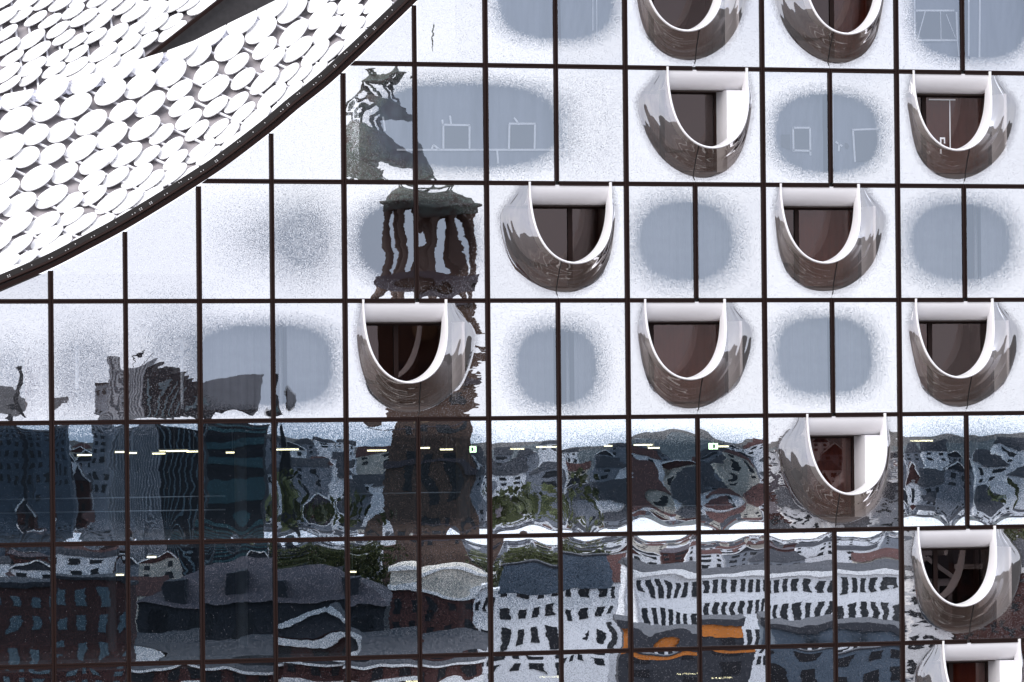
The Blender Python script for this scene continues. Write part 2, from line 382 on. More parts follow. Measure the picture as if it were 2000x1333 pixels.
def pane_height(X, Z, x0, x1, z0, z1, row, col):
    rr = np.random.RandomState(1000+row*97+col*13)
    u = X-(x0+x1)/2; w = Z-(z0+z1)/2
    amp = 1.0 if row < 4 else 1.15
    h = rr.normal(0, 0.00034)*u + rr.normal(0, 0.00030)*w
    h += rr.normal(0, 0.00030)*u*u + rr.normal(0.0, 0.00030)*w*w + rr.normal(0, 0.00025)*u*w
    if row == 5 and col >= 7: amp = 0.6
    for k in range(5):
        lam = rr.uniform(0.8, 1.9); ang = rr.uniform(0, 2*math.pi)
        kx, kz = 2*math.pi/lam*math.cos(ang)*0.8, 2*math.pi/lam*math.sin(ang)*1.2
        h += amp*rr.normal(0, 0.00022)*lam/(2*math.pi)*np.cos(kx*u+kz*w+rr.uniform(0, 6.3))
    # the seals pull the long edges: the glass leans back near its top and bottom edge
    for zz, sg in ((z1, 1), (z0, -1)):
        d = np.abs(Z-zz)
        mod = 1.0 + 0.38*np.sin(u*rr.uniform(1.8, 3.2)+rr.uniform(0, 6.3)) + 0.14*np.sin(u*rr.uniform(4.5, 7.5)+rr.uniform(0, 6.3))
        A = rr.uniform(0.005, 0.011); Lx = rr.uniform(0.17, 0.26)
        if row == 5 and sg < 0: A *= 0.35; mod = 1.0+0.4*(mod-1.0)
        if row == 6 and sg > 0: A *= 0.5
        if (row == 4 and sg < 0) or (row == 5 and sg > 0):
            A = rr.uniform(0.014, 0.020) if col >= 5 else rr.uniform(0.006, 0.015); Lx = rr.uniform(0.22, 0.32)
        h += sg*A*Lx*mod*np.exp(-(d/Lx))
    for xx in (x0, x1):
        d = np.abs(X-xx)
        mod = 1.0+0.7*np.sin(w*rr.uniform(3, 6)+rr.uniform(0, 6.3))
        h += rr.normal(0, 0.0011)*0.12*mod*np.exp(-(d/0.12))
    if (row, col) == (1, 4):                 # one badly warped pane
        h += 0.0060*u - 0.0026*w - 0.0007*w*w - 0.0010*u*w + 0.0003*np.sin(5.1*w+2.5*u) + 0.00009*np.sin(17*w+3*np.sin(4*u))*np.sin(9*u+5*w)
    if (row, col) == (1, 5): h += 0.0034*u + 0.0004*u*w
    return h

for r in range(0, 7):
    for i in range(I0, I1):
        if (r, i - (i % 2)) in BAYS: continue
        x0, x1 = i*PW+0.045, (i+1)*PW-0.045
        zt, zb = z_tr(r-1)-0.045, z_tr(r)+0.045
        ea, eb = edge_z(x0), edge_z(x1)
        if zb > max(ea, eb): continue
        nx, nz = 26, 38
        ux = np.linspace(0, 1, nx); uz = np.linspace(0, 1, nz)
        uz = uz + 0.06*np.sin(2*math.pi*uz)*-1.0
        X, Z = np.meshgrid(x0+(x1-x0)*ux, zb+(zt-zb)*uz)
        h = pane_height(X, Z, x0, x1, zb, zt, r, i)
        cx, cz = (x0+x1)/2, (zb+zt)/2
        P = np.stack([X-cx, h, Z-cz], axis=-1)
        me = grid_mesh('glass_pane', P, frit(X, Z, r))
        if zt > min(ea, eb):
            if clip_below(me, x0-cx, ea-cz, x1-cx, eb-cz, 0.05) == 0: continue
        link('glass_pane', me, M['glass'] if r < 4 else M['glass_low'], hall, (cx, 0.0, cz))

# ---- bulging windows: bent glass flows out to a white horseshoe rim in front of a loggia
def bay(row, col, side, idx):
    x_l = col*PW; zt = z_tr(row-1)-0.045; HG = FH-0.09; W = PW
    rr = np.random.RandomState(50+idx)
    cu = W + side*0.385; a = 1.245; vb = 2.25*rr.uniform(0.99, 1.01)
    S = 97
    th = np.linspace(0.0, math.pi, S)
    th = th + 0.0
    UX = cu - a*np.sign(np.cos(th))*np.abs(np.cos(th))
    UV = vb*np.abs(np.sin(th))**(2/2.8)
    # even out the spacing
    def resample(UX, UV, n):
        seg = np.r_[0, np.cumsum(np.hypot(np.diff(UX), np.diff(UV)))]; s = np.linspace(0, seg[-1], n)
        return np.interp(s, seg, UX), np.interp(s, seg, UV)
    th2 = np.linspace(0, math.pi, 2000)
    UX, UV = resample(cu-a*np.cos(th2), vb*np.abs(np.sin(th2))**(2/3.1), S)
    tx, tv = np.gradient(UX), np.gradient(UV)
    ln = np.hypot(tx, tv); nx_, nv_ = -tv/ln, tx/ln        # outward (left at the left arm, down at the bottom)
    nx_, nv_ = np.where(True, nx_, nx_), nv_
    s = np.linspace(-1, 1, S)
    lw, rw = (0.95, 0.22) if side > 0 else (0.22, 0.95)
    left = smooth01((-s-0.0)/0.55); right = smooth01((s-0.0)/0.55)
    wid = 0.86*(1-left)*(1-right) + lw*left + rw*right
    wid = np.convolve(np.pad(wid, 8, 'edge'), np.ones(17)/17, 'valid')
    topfall = 0.30+0.70*smooth01(UV/0.9)
    wid = wid*topfall + 0.015*np.sin(s*9+idx)*topfall
    EX, EV = UX+nx_*wid, UV+nv_*wid
    EV = np.clip(EV, 0.02, HG-0.10); EX = np.clip(EX, 0.10, 2*W-0.10-0.09)
    k0 = int(np.argmin(np.abs(UX-W)+(UV < 1.0)*9))
    kk = np.arange(S, dtype=float)
    def warp(AX, AV, need):
        ke = float(np.argmin(np.abs(AX-W)+(AV < need)*9))
        src = np.where(kk <= k0, kk*ke/k0, ke+(kk-k0)*(S-1-ke)/(S-1-k0))
        return np.interp(src, kk, AX), np.interp(src, kk, AV)
    EX, EV = warp(EX, EV, 1.5)
    # rim at unit edge
    RX, RV = np.zeros(S), np.zeros(S)
    X0, X1 = 0.045, 2*W-0.045
    for k in range(S):
        ox, ov = cu, 1.1
        dx, dv = EX[k]-ox, EV[k]-ov
        ts = []
        if dx > 1e-6: ts.append((X1-ox)/dx)
        if dx < -1e-6: ts.append((X0-ox)/dx)
        if dv > 1e-6: ts.append((HG-ov)/dv)
        if dv < -1e-6: ts.append((0-ov)/dv)
        t = max(1.0, min(ts)); RX[k], RV[k] = ox+dx*t, ov+dv*t
    RX, RV = warp(RX, RV, 2.5)
    # put corners exactly
    for cxx in (X0, X1):
        k = int(np.argmin((RX-cxx)**2+(RV-HG)**2)); RX[k], RV[k] = cxx, HG
        k = int(np.argmin((RX-cxx)**2+(RV-0)**2)); RX[k], RV[k] = cxx, 0
    RX[0], RV[0] = RX[0], 0.0; RX[-1], RV[-1] = RX[-1], 0.0
    PR = 0.05 + 0.33*smooth01(UV/vb)**0.9
    rows = []; fr = []
    # fine ripples left by bending the glass
    ph = rr.uniform(0, 6.3, 4)
    for t in np.linspace(0, 1, 9)[:-1]:                     # unit edge -> foot of the bulge
        tt = t**0.7
        x = RX+(EX-RX)*tt; v = RV+(EV-RV)*tt
        rows.append(np.stack([x, 0.0*x, v], -1))
        dist = np.hypot(EX-x, EV-v)
        base = 0.955 if row < 4 else 0.85
        fr.append(base*np.clip(0.35+dist/0.28, 0, 1)*np.clip(0.75+0.25*np.abs(EX-x)/0.1, 0, 1))
    for t in np.linspace(0, 1, 30)**1.25:
        x = EX+(UX-EX)*t; v = EV+(UV-EV)*t
        g = 1.36*t*t/(t+0.36)
        rip = 0.0060*math.sin(math.pi*min(1, t*1.2))*(np.sin(t*19+2.2*np.sin(5*s+ph[0])+ph[1])+0.35*np.sin(31*s+7*t+ph[2])) \
            + 0.0022*math.sin(math.pi*min(1, t*1.5))*np.sin(t*47+1.6*np.sin(7*s+ph[3])+0.9*np.sin(17*s+ph[1]))
        d = PR*g + rip*np.minimum(1, wid/0.5)
        rows.append(np.stack([x, -d, v], -1)); fr.append(np.full(S, 0.30*max(0, 1-t/0.06)))
    P = np.array(rows)            # (nt, S, 3): X, y, V
    P = np.stack([P[..., 0], P[..., 1], -P[..., 2]], -1)
    FR = np.array(fr)
    root = empty('bay_window', (x_l, 0.0, zt)); root.parent = hall
    root['label'] = 'bulging glass window with white horseshoe rim set towards the %s of its bay' % ('right' if side > 0 else 'left')
    for nm, sl in (('bent_pane', slice(0, k0+1)), ('bent_pane', slice(k0, S))):
        Q = P[:, sl].copy()
        if sl.start == 0: Q[:, -1, 0] -= 0.006
        else: Q[:, 0, 0] += 0.006
        link(nm, grid_mesh(nm, Q[::-1], FR[:, sl][::-1]), M['bulge'], root)
    seam = P[:, k0]
    MB().tube([(p[0], p[1]-0.004, p[2]) for p in seam[3:]], 0.016, 6).build('seam', M['groove'], root)
    # horseshoe rim
    ext = 0.085
    ux = np.r_[UX[0], UX, UX[-1]]; uv = np.r_[-ext, UV, -ext]; pr = np.r_[PR[0], PR, PR[-1]]
    nx2 = np.r_[nx_[0], nx_, nx_[-1]]; nv2 = np.r_[nv_[0], nv_, nv_[-1]]
    nx2[:3] = -1; nv2[:3] = 0; nx2[-3:] = 1; nv2[-3:] = 0
    sec = [(0.010, 0.0), (0.034, -0.030), (0.030, -0.060), (0.010, -0.076), (-0.012, -0.074), (-0.030, -0.052), (-0.034, -0.02)]
    ring = []
    for q, (o, yy) in enumerate(sec):
        ring.append(np.stack([ux+nx2*o, -pr+yy, -(uv+nv2*o)], -1))
    inner = np.stack([ux-nx2*0.034, np.full(len(ux), 0.20), -(uv-nv2*0.034)], -1)
    ring.append(inner)
    G = np.array(ring).transpose(1, 0, 2)
    link('rim', grid_mesh('rim', G), M['white'], root)
    # lintel: rounds inwards and down from the facade line
    mb = MB(); R_ = 0.55; pts = []
    for q in range(13):
        an = math.pi/2*q/12; pts.append((R_*(1-math.cos(an)), -R_*math.sin(an)))
    pts.append((1.0, -R_-0.012))
    xa, xb = cu-a-0.02, cu+a+0.02
    vv = [];
    for y, z in pts: vv += [(xa, y-0.03, z), (xb, y-0.03, z)]
    ff = [(2*q, 2*q+1, 2*q+3, 2*q+2) for q in range(len(pts)-1)]
    mb.add(vv, ff, True); mb.build('lintel', M['lintel'], root)
    MB().box(xa, xb, 0.495, 0.97, -R_-0.030, -R_-0.018).build('soffit_joint', M['recess'], root)
    # loggia lining
    jamb_r = cu+a-0.52 if (row, col) in ((1, 8), (4, 10), (6, 12)) else cu+a+0.55
    jamb_l = cu-a-0.75
    jamb_l = max(jamb_l, 0.12); jamb_r = min(jamb_r, 2*W-0.12)
    MB().box(jamb_r, max(jamb_r+0.08, 2*W-0.12) if jamb_r < cu+a else jamb_r+0.08, 0.20 if jamb_r < cu+a else 0.12, 1.0, -2.95, -R_-0.005).build('jamb', M['lintel'], root)
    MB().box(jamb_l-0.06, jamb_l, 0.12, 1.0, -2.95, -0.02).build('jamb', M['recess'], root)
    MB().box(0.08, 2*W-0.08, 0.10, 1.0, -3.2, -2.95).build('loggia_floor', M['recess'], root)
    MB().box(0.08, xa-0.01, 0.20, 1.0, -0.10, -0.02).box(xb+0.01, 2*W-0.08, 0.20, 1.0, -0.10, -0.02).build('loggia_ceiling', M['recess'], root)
    # window at the back
    fy0, fy1 = 0.97, 1.05; top = -R_-0.02 if jamb_r < cu+a else -R_-0.02
    f = MB(); t = 0.075
    xl, xr = jamb_l+0.02, jamb_r
    f.box(xl, xr, fy0, fy1, top-t, top); f.box(xl, xr, fy0, fy1, -2.95, -2.95+t)
    f.box(xl, xl+t, fy0, fy1, -2.95+t, top-t); f.box(xr-t, xr, fy0, fy1, -2.95+t, top-t)
    fr_ = f.build('window_frame', M['frame'], root)
    mx = cu + {0: -0.52, 1: 0.15, 2: -0.98, 3: -0.42, 4: 0.40, 5: -0.28, 6: 0.10, 7: -0.62, 8: -0.30, 9: -0.86, 10: -0.20, 11: -0.5}[idx]
    MB().box(mx-0.07, mx+0.07, fy0-0.01, fy1-0.01, -2.95+t, top-t).build('window_mullion', M['frame'], root)
    MB().box(xl+t, mx-0.07, 1.0, 1.015, -2.95+t, top-t).build('window_pane', M['room_glass'], root)
    MB().box(mx+0.07, xr-t, 1.0, 1.015, -2.95+t, top-t).build('window_pane', M['room_glass'], root)
    # curtain drawn half way behind the window
    if idx not in (4, 6, 10):
        side_ = 1 if idx % 2 else -1
        ca, cb = (mx+0.1, xr+0.2) if side_ > 0 else (xl-0.1, mx+0.15)
        X, Z = np.meshgrid(np.linspace(ca, cb, 44), np.linspace(-3.0, -0.35, 4))
        Yc = 1.28+0.035*np.sin(X*(21+idx))+0.02*np.sin(X*47+idx)
        link('curtain', grid_mesh('curtain', np.stack([X, Yc, Z], -1)), M['bay_curtain'], root)
    if (row, col) == (1, 8):
        MB().box(cu-0.34, cu-0.26, 0.985, 0.995, -1.88, -1.80).build('tape', M['tape'], root)
    if (row, col) == (1, 12):
        MB().box(cu+0.10, cu+0.15, 0.985, 0.995, -2.3, -1.82).box(cu+0.15, cu+0.27, 0.985, 0.995, -1.87, -1.82).box(cu+0.23, cu+0.27, 0.985, 0.995, -2.0, -1.87).box(cu+0.42, cu+0.45, 0.985, 0.995, -2.2, -0.72).box(cu-0.25, cu+0.62, 0.985, 0.995, -0.72, -0.68).build('tape', M['tape'], root)
    return root
M['bay_curtain'] = plain('brown_curtain', (0.34, 0.205, 0.175), 0.8, noise=0.3, nscale=2.0)
for idx, ((r, c), sd) in enumerate(BAYS.items()): bay(r, c, sd, idx)

# ---- floors and rooms behind the glass
XL, XR = I0*PW, I1*PW
zlow = z_tr(6)
for j in range(-1, 7):
    z = z_tr(j)
    x1 = XR
    xs = XL
    if j < 3:
        px_ = {-1: 6.6, 0: 6.0, 1: 4.4, 2: 1.6}[j]; xs = px_*PW
    MB().box(xs, XR, 0.09, 9.0 if j >= 3 else 4.0, z-0.16, z+0.16).build('floor_slab', M['slab'], hall)
for r in range(0, 4):
    zt, zb = z_tr(r-1)-0.16, z_tr(r)+0.16
    xs = {0: 6.3, 1: 4.9, 2: 2.7, 3: 0.2}[r]*PW
    MB().box(xs, XR, 4.0, 4.15, zb-0.3, zt+0.3).build('room_wall', M['inner'], hall)
    for q, cc in enumerate(range(2*int(xs/PW/2)+2, I1+1, 2)):
        if (r*7+q*3) % 4 == 1: continue
        # partition between rooms, clear of the loggias
        MB().box(cc*PW-0.06, cc*PW+0.06, 1.15, 4.0, zb, zt).build('partition', M['inner'], hall)
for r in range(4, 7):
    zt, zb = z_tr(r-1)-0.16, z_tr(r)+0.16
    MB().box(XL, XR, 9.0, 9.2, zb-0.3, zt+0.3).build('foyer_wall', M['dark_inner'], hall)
MB().box(XL-0.2, XL, 0.1, 9.2, zlow, z_tr(3)).build('end_wall', M['slab'], hall)
MB().box(XR, XR+0.2, 0.1, 9.2, zlow, z_tr(-1)).build('end_wall', M['slab'], hall)
# lower storeys down to the quay, brick below the glass as in the old warehouse base
M['old_brick'] = plain('warehouse_brick', (0.20, 0.085, 0.06), 0.85, noise=0.4, nscale=1.5)
MB().box(XL-40, XR+40, 0.0, 60, 0, zlow-0.08).build('warehouse_base', M['old_brick'], hall)
MB().box(XL-0.2, XR+0.2, 9.25, 12, zlow, z_tr(2)+1).build('core', M['slab'], hall)
for px, w in ((470, 0.35), (1905, 0.16), (905, 0.4), (215, 0.3)):
    p = at(px, 950, 4.5)
    MB().lathe([(w/2, z_tr(6)), (w/2, z_tr(3)-0.16)], 14, cx=p[0], cy=4.5).build('column', M['slab'], hall)
for px0, px1, py in ((0, 440, 976), (0, 440, 1003), (690, 900, 965), (1230, 1470, 990)):
    a_, b_ = at(px0, py, 2.6), at(px1, py, 2.6)
    MB().tube([a_, (b_[0], b_[1], a_[2])], 0.022, 6).build('handrail', M['steel'], hall)
for px, py0, py1 in ((440, 640, 800), (548, 640, 800), (1905, 390, 550), (355, 660, 800), (150, 660, 760), (1945, -40, 110), (1345, 400, 540), (1108, 650, 790)):
    a_, b_ = at(px, py0, 1.6), at(px, py1, 1.6)
    MB().tube([(a_[0], 1.6, a_[2]), (a_[0], 1.6, b_[2])], 0.05, 8).build('ventilation_pipe', M['rod'], hall)

# ================================================================== THE ROOF
roof = empty('roof', (0, 0, 0)); roof.parent = hall
EDGE_PXS = spline(EDGE_PX, 8)
RIDGE_PX = np.array([(-140, 212), (-60, 198), (0, 186), (48, 178), (138, 155), (205, 138), (257, 121), (322, 101), (387, 77), (438, 50), (502, 19), (560, -10), (700, -85), (900, -190)], float)
def edge_dist_m(px, py):
    d = np.min(np.hypot(EDGE_PXS[:, 0]-px, EDGE_PXS[:, 1]-py)); return d/66.0
_ws = np.linspace(0, 9, 400)
_asp = 0.33+0.27*np.clip(_ws/2.6, 0, 1)
_tan = np.sqrt(1/_asp**2-1)
_dep = 0.62+np.r_[0, np.cumsum((_tan[1:]+_tan[:-1])/2*np.diff(_ws))]
def sheet_a(px, py, off=0.0):
    w = max(0.0, edge_dist_m(px, py)-0.30)
    return at(px, py, float(np.interp(w, _ws, _dep))+off), float(np.interp(w, _ws, _asp))
PHI_B = rad(33); T_B = math.sqrt(1/0.41**2-1)
def sheet_b(px, py, off=0.0):
    d = ((px-290)*(-math.sin(PHI_B)) - (py-112)*math.cos(PHI_B))/66.0
    return at(px, py, 10.2+T_B*d+off), 0.41
# skin
P = []
xs = np.linspace(-130, 905, 60)
for x in xs:
    ye = np.interp(x, EDGE_PXS[:, 0], EDGE_PXS[:, 1])-12; yr = np.interp(x, RIDGE_PX[:, 0], RIDGE_PX[:, 1])+2
    P.append([sheet_a(x, ye+(yr-ye)*t, 0.42)[0] for t in np.linspace(0, 1, 16)])
link('roof_skin', grid_mesh('roof_skin', np.array(P)), M['deck'], roof)
P = []
for y in np.linspace(-110, 215, 20):
    xr = 290+(112-y)*1.28 if y < 112 else 290
    P.append([sheet_b(x, y, 0.5)[0] for x in np.linspace(-130, xr, 16)])
link('roof_skin', grid_mesh('roof_skin', np.array(P)[::-1]), M['deck'], roof)
# charcoal wall in the fold between the two slopes
pts = [(255, 150), (285, 114), (470, -30), (560, -100), (760, -120), (640, -40), (540, 15), (410, 85), (330, 118)]
f_ = [at(*p, 9.2) for p in pts]; b_ = [at(*p, 9.5) for p in pts]
n_ = len(pts)
MB().add(f_+b_, [tuple(range(n_)), tuple(range(2*n_-1, n_-1, -1))]+[(k, (k+1) % n_, n_+(k+1) % n_, n_+k) for k in range(n_)]).build('fold_wall', M['charcoal'], roof)
MB().bar(at(278, 121, 9.0), at(480, -38, 9.0), 0.10, 0.10).bar(at(276, 118, 9.05), at(478, -41, 9.05), 0.05, 0.04).build('fold_trim', M['frame'], roof)

# rails that carry the discs
def inside_a(px, py):
    return np.interp(px, RIDGE_PX[:, 0], RIDGE_PX[:, 1])+4 < py < np.interp(px, EDGE_PXS[:, 0], EDGE_PXS[:, 1])-14
for y0 in np.arange(-420, 560, 37):
    run = []
    for x in np.arange(-60, 860, 20):
        y = y0+0.46*x
        if inside_a(x, y): run.append(sheet_a(x, y, 0.20)[0])
        else:
            if len(run) > 1: MB().tube(run, 0.042, 6).build('rail', M['rod'], roof)
            run = []
    if len(run) > 1: MB().tube(run, 0.042, 6).build('rail', M['rod'], roof)
for x0 in np.arange(-60, 480, 27):
    run = []
    for y in np.arange(-100, 215, 18):
        x = x0+0.16*y
        xr = 290+(112-y)*1.28 if y < 112 else 290
        if x < xr-4: run.append(sheet_b(x, y, 0.3)[0])
    if len(run) > 1: MB().tube(run, 0.04, 6).build('rail', M['rod'], roof)

# discs
NB = 22
def disc_mesh(r, th=0.03):
    mb = MB(); vs_ = []; 
    for z, k in ((-th, 1.0), (0.0, 1.0)):
        for q in range(NB):
            an = 2*math.pi*q/NB; vs_.append((r*k*math.cos(an), r*k*math.sin(an), z))
    f = [tuple(range(NB, 2*NB)), tuple(reversed(range(NB)))] + [(q, (q+1) % NB, NB+(q+1) % NB, NB+q) for q in range(NB)]
    return mb.add(vs_, f).mesh('roof_disc')
DM = {}
for key, r in ((0, 0.435), (1, 0.535)):
    DM[key] = disc_mesh(r); DM[key].materials.append(M['disc'])
def disc_frame(phi, asp):
    ex = CR*math.cos(phi)+CU*math.sin(phi)
    e = -CR*math.sin(phi)+CU*math.cos(phi)
    al = math.acos(asp)
    n = -_fw*math.cos(al)+e*math.sin(al)
    ey = np.cross(n, ex)
    return ex, ey, n
def place_disc(px, py, big, phi, asp, pos, k=1.0):
    ex, ey, n = disc_frame(phi+R.uniform(-0.05, 0.05), min(0.75, max(0.2, asp*R.uniform(0.95, 1.06))))
    o = bpy.data.objects.new('roof_disc', DM[big]); COL.objects.link(o); o.parent = roof
    s = k*R.uniform(0.985, 1.03)
    o.matrix_world = Matrix(((ex[0]*s, ey[0]*s, n[0], pos[0]), (ex[1]*s, ey[1]*s, n[1], pos[1]), (ex[2]*s, ey[2]*s, n[2], pos[2]), (0, 0, 0, 1)))
    return o
for px, py, big in DISCS_A:
    p, asp = sheet_a(px, py); phi = rad(30+min(1.1, max(0, px/700))*15)
    # a disc hides part of the surface it tilts over: keep it in front of the trim
    place_disc(px, py, big, phi, asp, p)
for px, py, big in DISCS_B:
    p, asp = sheet_b(px, py); place_disc(px, py, big, PHI_B, asp, p, 0.95)
# discs cut straight along the ridge
for px, py in ((33, 188), (168, 158), (231, 136), (287, 119), (356, 93), (411, 66), (472, 42), (531, 12), (592, -18)):
    p, asp = sheet_a(px, py); phi = rad(30+min(1.1, max(0, px/700))*15)
    ex, ey, n = disc_frame(phi, asp)
    me = disc_mesh(0.535); me.materials.append(M['disc'])
    o = bpy.data.objects.new('roof_disc', me); COL.objects.link(o); o.parent = roof
    mw = Matrix(((ex[0], ey[0], n[0], p[0]), (ex[1], ey[1], n[1], p[1]), (ex[2], ey[2], n[2], p[2]), (0, 0, 0, 1)))
    xa, xb = px-32, px+32
    ya, yb = [np.interp(q, RIDGE_PX[:, 0], RIDGE_PX[:, 1]) for q in (xa, xb)]
    ra, rb = ray(xa, ya), ray(xb, yb); pn = np.cross(ra, rb)
    if pn[2] < 0: pn = -pn
    inv = mw.inverted(); co = inv @ Vector(CAM+ra*150); no = (inv.to_3x3() @ Vector(pn)).normalized()
    bm = bmesh.new(); bm.from_mesh(me)
    rs = bmesh.ops.bisect_plane(bm, geom=bm.verts[:]+bm.edges[:]+bm.faces[:], plane_co=co, plane_no=no, clear_outer=True)
    bm.to_mesh(me); bm.free()
    o.matrix_world = mw
# crumpled foil flashing under the ridge
P = []
for x in np.arange(-60, 640, 5):
    yr = np.interp(x, RIDGE_PX[:, 0], RIDGE_PX[:, 1])
    P.append([sheet_a(x+R.uniform(-2, 2), yr+4+dy+R.uniform(-2, 2), 0.22+R.uniform(-0.05, 0.05))[0] for dy in (0, 6, 12, 18, 24)])
link('ridge_flashing', grid_mesh('ridge_flashing', np.array(P), smooth=False), M['foil'], roof)

# eaves trim: flange, joint, tube and perforated upstand swept along the curve
C = np.array([(p[0], p[1]) for p in EDGE_S])
T_ = np.gradient(C, axis=0); T_ /= np.linalg.norm(T_, axis=1)[:, None]
NRM = np.stack([-T_[:, 1], T_[:, 0]], -1)
def sweep(sec, name, mat):
    G = []
    for c, n in zip(C, NRM):
        G.append([(c[0]+n[0]*o, y, c[1]+n[1]*o) for o, y in sec])
    G = np.array(G)
    return link(name, grid_mesh(name, G, smooth=False), mat, roof)
sweep([(0.0, 0.03), (0.0, -0.07), (0.115, -0.07), (0.115, 0.0)], 'eaves_flange', M['frame'])
sweep([(0.11, 0.0), (0.11, -0.03), (0.145, -0.03), (0.145, 0.0)], 'eaves_joint', M['groove'])
sweep([(0.14+0.045*(1-math.cos(t)), -0.02-0.07*math.sin(t)) for t in np.linspace(0, math.pi, 9)], 'eaves_tube', M['frame'])
sweep([(0.225, 0.02), (0.225, -0.02), (0.39, -0.005), (0.39, 0.10)], 'eaves_upstand', M['groove'])
mb = MB()
seg = np.r_[0, np.cumsum(np.linalg.norm(np.diff(C, axis=0), axis=1))]
s = 0.3
while s < seg[-1]-0.3:
    for ds, o in R.choice([[(0, 0.26), (0.09, 0.26)], [(0, 0.25), (0.06, 0.25), (0, 0.29), (0.06, 0.29)], [(0, 0.30)], [(0, 0.33), (0.07, 0.32)]]):
        x = np.interp(s+ds, seg, C[:, 0]); z = np.interp(s+ds, seg, C[:, 1]); nx = np.interp(s+ds, seg, NRM[:, 0]); nz = np.interp(s+ds, seg, NRM[:, 1])
        q = 0.011
        cx, cz = x+nx*o, z+nz*o
        mb.box(cx-q, cx+q, -0.028, -0.005, cz-q, cz+q)
    s += R.uniform(0.25, 0.6)
tag(mb.build('eaves_hole_dots', M['hole_dot'], roof), kind='stuff')  # white squares stand in for the bright holes of the perforated upstand

# ================================================================== THINGS BEHIND THE GLASS
def strip(mb, x0, y0, x1, y1, w=0.055, Y=0.30):
    a_, b_ = at(x0, y0, Y), at(x1, y1, Y)
    mb.bar(a_, b_, 0.006, w, up=(0, 0, 1)) if abs(x1-x0) > abs(y1-y0) else mb.bar(a_, b_, w, 0.006, up=(0, 1, 0))
    return mb
def dust_sheet(x0, x1, y0, y1, label, tapes, holes, seed):
    rr = np.random.RandomState(seed)
    a_, b_ = at(x0, y0, 0.36), at(x1, y1, 0.36)
    root = empty('dust_sheet', ((a_[0]+b_[0])/2, 0.36, b_[2]))
    tag(root, label, 'sheet', 'dust sheets taped up behind the glass')
    X, Z = np.meshgrid(np.linspace(a_[0], b_[0], 60), np.linspace(b_[2], a_[2], 40))
    Yw = 0.012*np.sin(9*X+2.5*Z+rr.uniform(0, 6))+0.010*np.sin(23*X-6*Z+rr.uniform(0, 6))*np.clip(np.sin(1.3*X+Z), 0, 1)+0.36
    ox, oz = root.location.x, root.location.z
    link('sheet', grid_mesh('sheet', np.stack([X-ox, Yw-0.36, Z-oz], -1)), M['sheet'], root)
    for hq in holes:
        pts = [at(px, py, 0.325) for px, py in hq]; back = [at(px, py, 0.333) for px, py in hq]; n = len(pts)
        MB().add([(p[0]-ox, p[1]-0.36, p[2]-oz) for p in pts+back], [tuple(range(n)), tuple(reversed(range(n, 2*n)))]+[(k, (k+1) % n, n+(k+1) % n, n+k) for k in range(n)]).build('opening', M['hole'], root)
    for tq in tapes:
        mb = strip(MB(), *tq[:4], w=tq[4] if len(tq) > 4 else 0.055)
        mb.v = [(p[0]-ox, p[1]-0.36, p[2]-oz) for p in mb.v]
        mb.build('tape', M['tape'], root)
dust_sheet(700, 1110, 155, 345, 'pale dust sheet with two taped square openings over a long tape line',
           [(775, 293, 945, 293), (950, 293, 1085, 293), (1088, 293, 1140, 293), (866, 245, 866, 292), (864, 244, 918, 245), (917, 245, 917, 292),
            (879, 226, 881, 243), (994, 242, 1046, 242), (995, 243, 994, 292), (1045, 243, 1044, 292), (1004, 230, 1012, 241), (864, 234, 865, 246), (748, 228, 752, 256),
            (846, 283, 858, 292), (846, 284, 843, 292), (971, 295, 973, 320), (1124, 285, 1138, 292)],
           [[(868, 247), (915, 247), (915, 291), (868, 291)], [(997, 244), (1043, 244), (1042, 291), (997, 291)]], 3)
dust_sheet(1500, 1608, 170, 350, 'pale dust sheet with a taped square opening beside a bare dark patch',
           [(1548, 250, 1582, 250), (1549, 249, 1550, 297), (1582, 250, 1583, 304), (1549, 294, 1584, 295)],
           [[(1551, 252), (1581, 252), (1582, 293), (1551, 293)], [(1526, 263), (1543, 263), (1543, 293), (1526, 287)]], 5)
dust_sheet(1627, 1740, 170, 350, 'wrinkled dust sheet with a half taped opening at its right side',
           [(1664, 254, 1717, 252), (1666, 254, 1670, 317), (1632, 277, 1645, 286), (1639, 280, 1638, 296), (1717, 215, 1717, 300, 0.03), (1627, 185, 1627, 330, 0.03)],
           [[(1668, 256), (1716, 254), (1716, 300), (1700, 315), (1671, 318)], [(1650, 280), (1655, 280), (1659, 286), (1655, 293), (1651, 290)]], 8)
dust_sheet(1770, 1880, -60, 125, 'dust sheet with a wide taped frame crossed by slanting strips',
           [(1786, 21, 1864, 21), (1786, -20, 1787, 78), (1788, 79, 1869, 79), (1868, 24, 1870, 80), (1807, 23, 1792, 77, 0.03), (1837, 23, 1838, 77, 0.02), (1848, 28, 1866, 74, 0.02), (1870, 80, 1873, 110, 0.03), (1876, -40, 1876, 112)],
           [[(1789, 23), (1866, 23), (1868, 77), (1789, 77)]], 11)
dust_sheet(1892, 2015, -60, 125, 'wrinkled dust sheet with one long upright tape and no opening',
           [(1892, -40, 1892, 110, 0.05), (1914, -40, 1913, 112)], [], 12)
dust_sheet(958, 1080, -90, 100, 'plain dust sheet in the topmost pale oval, left half', [], [], 14)
dust_sheet(1094, 1216, -90, 100, 'plain dust sheet with faint upright tape in the topmost pale oval', [(1165, -60, 1166, 90, 0.02), (1158, -60, 1158, 60, 0.02)], [], 15)
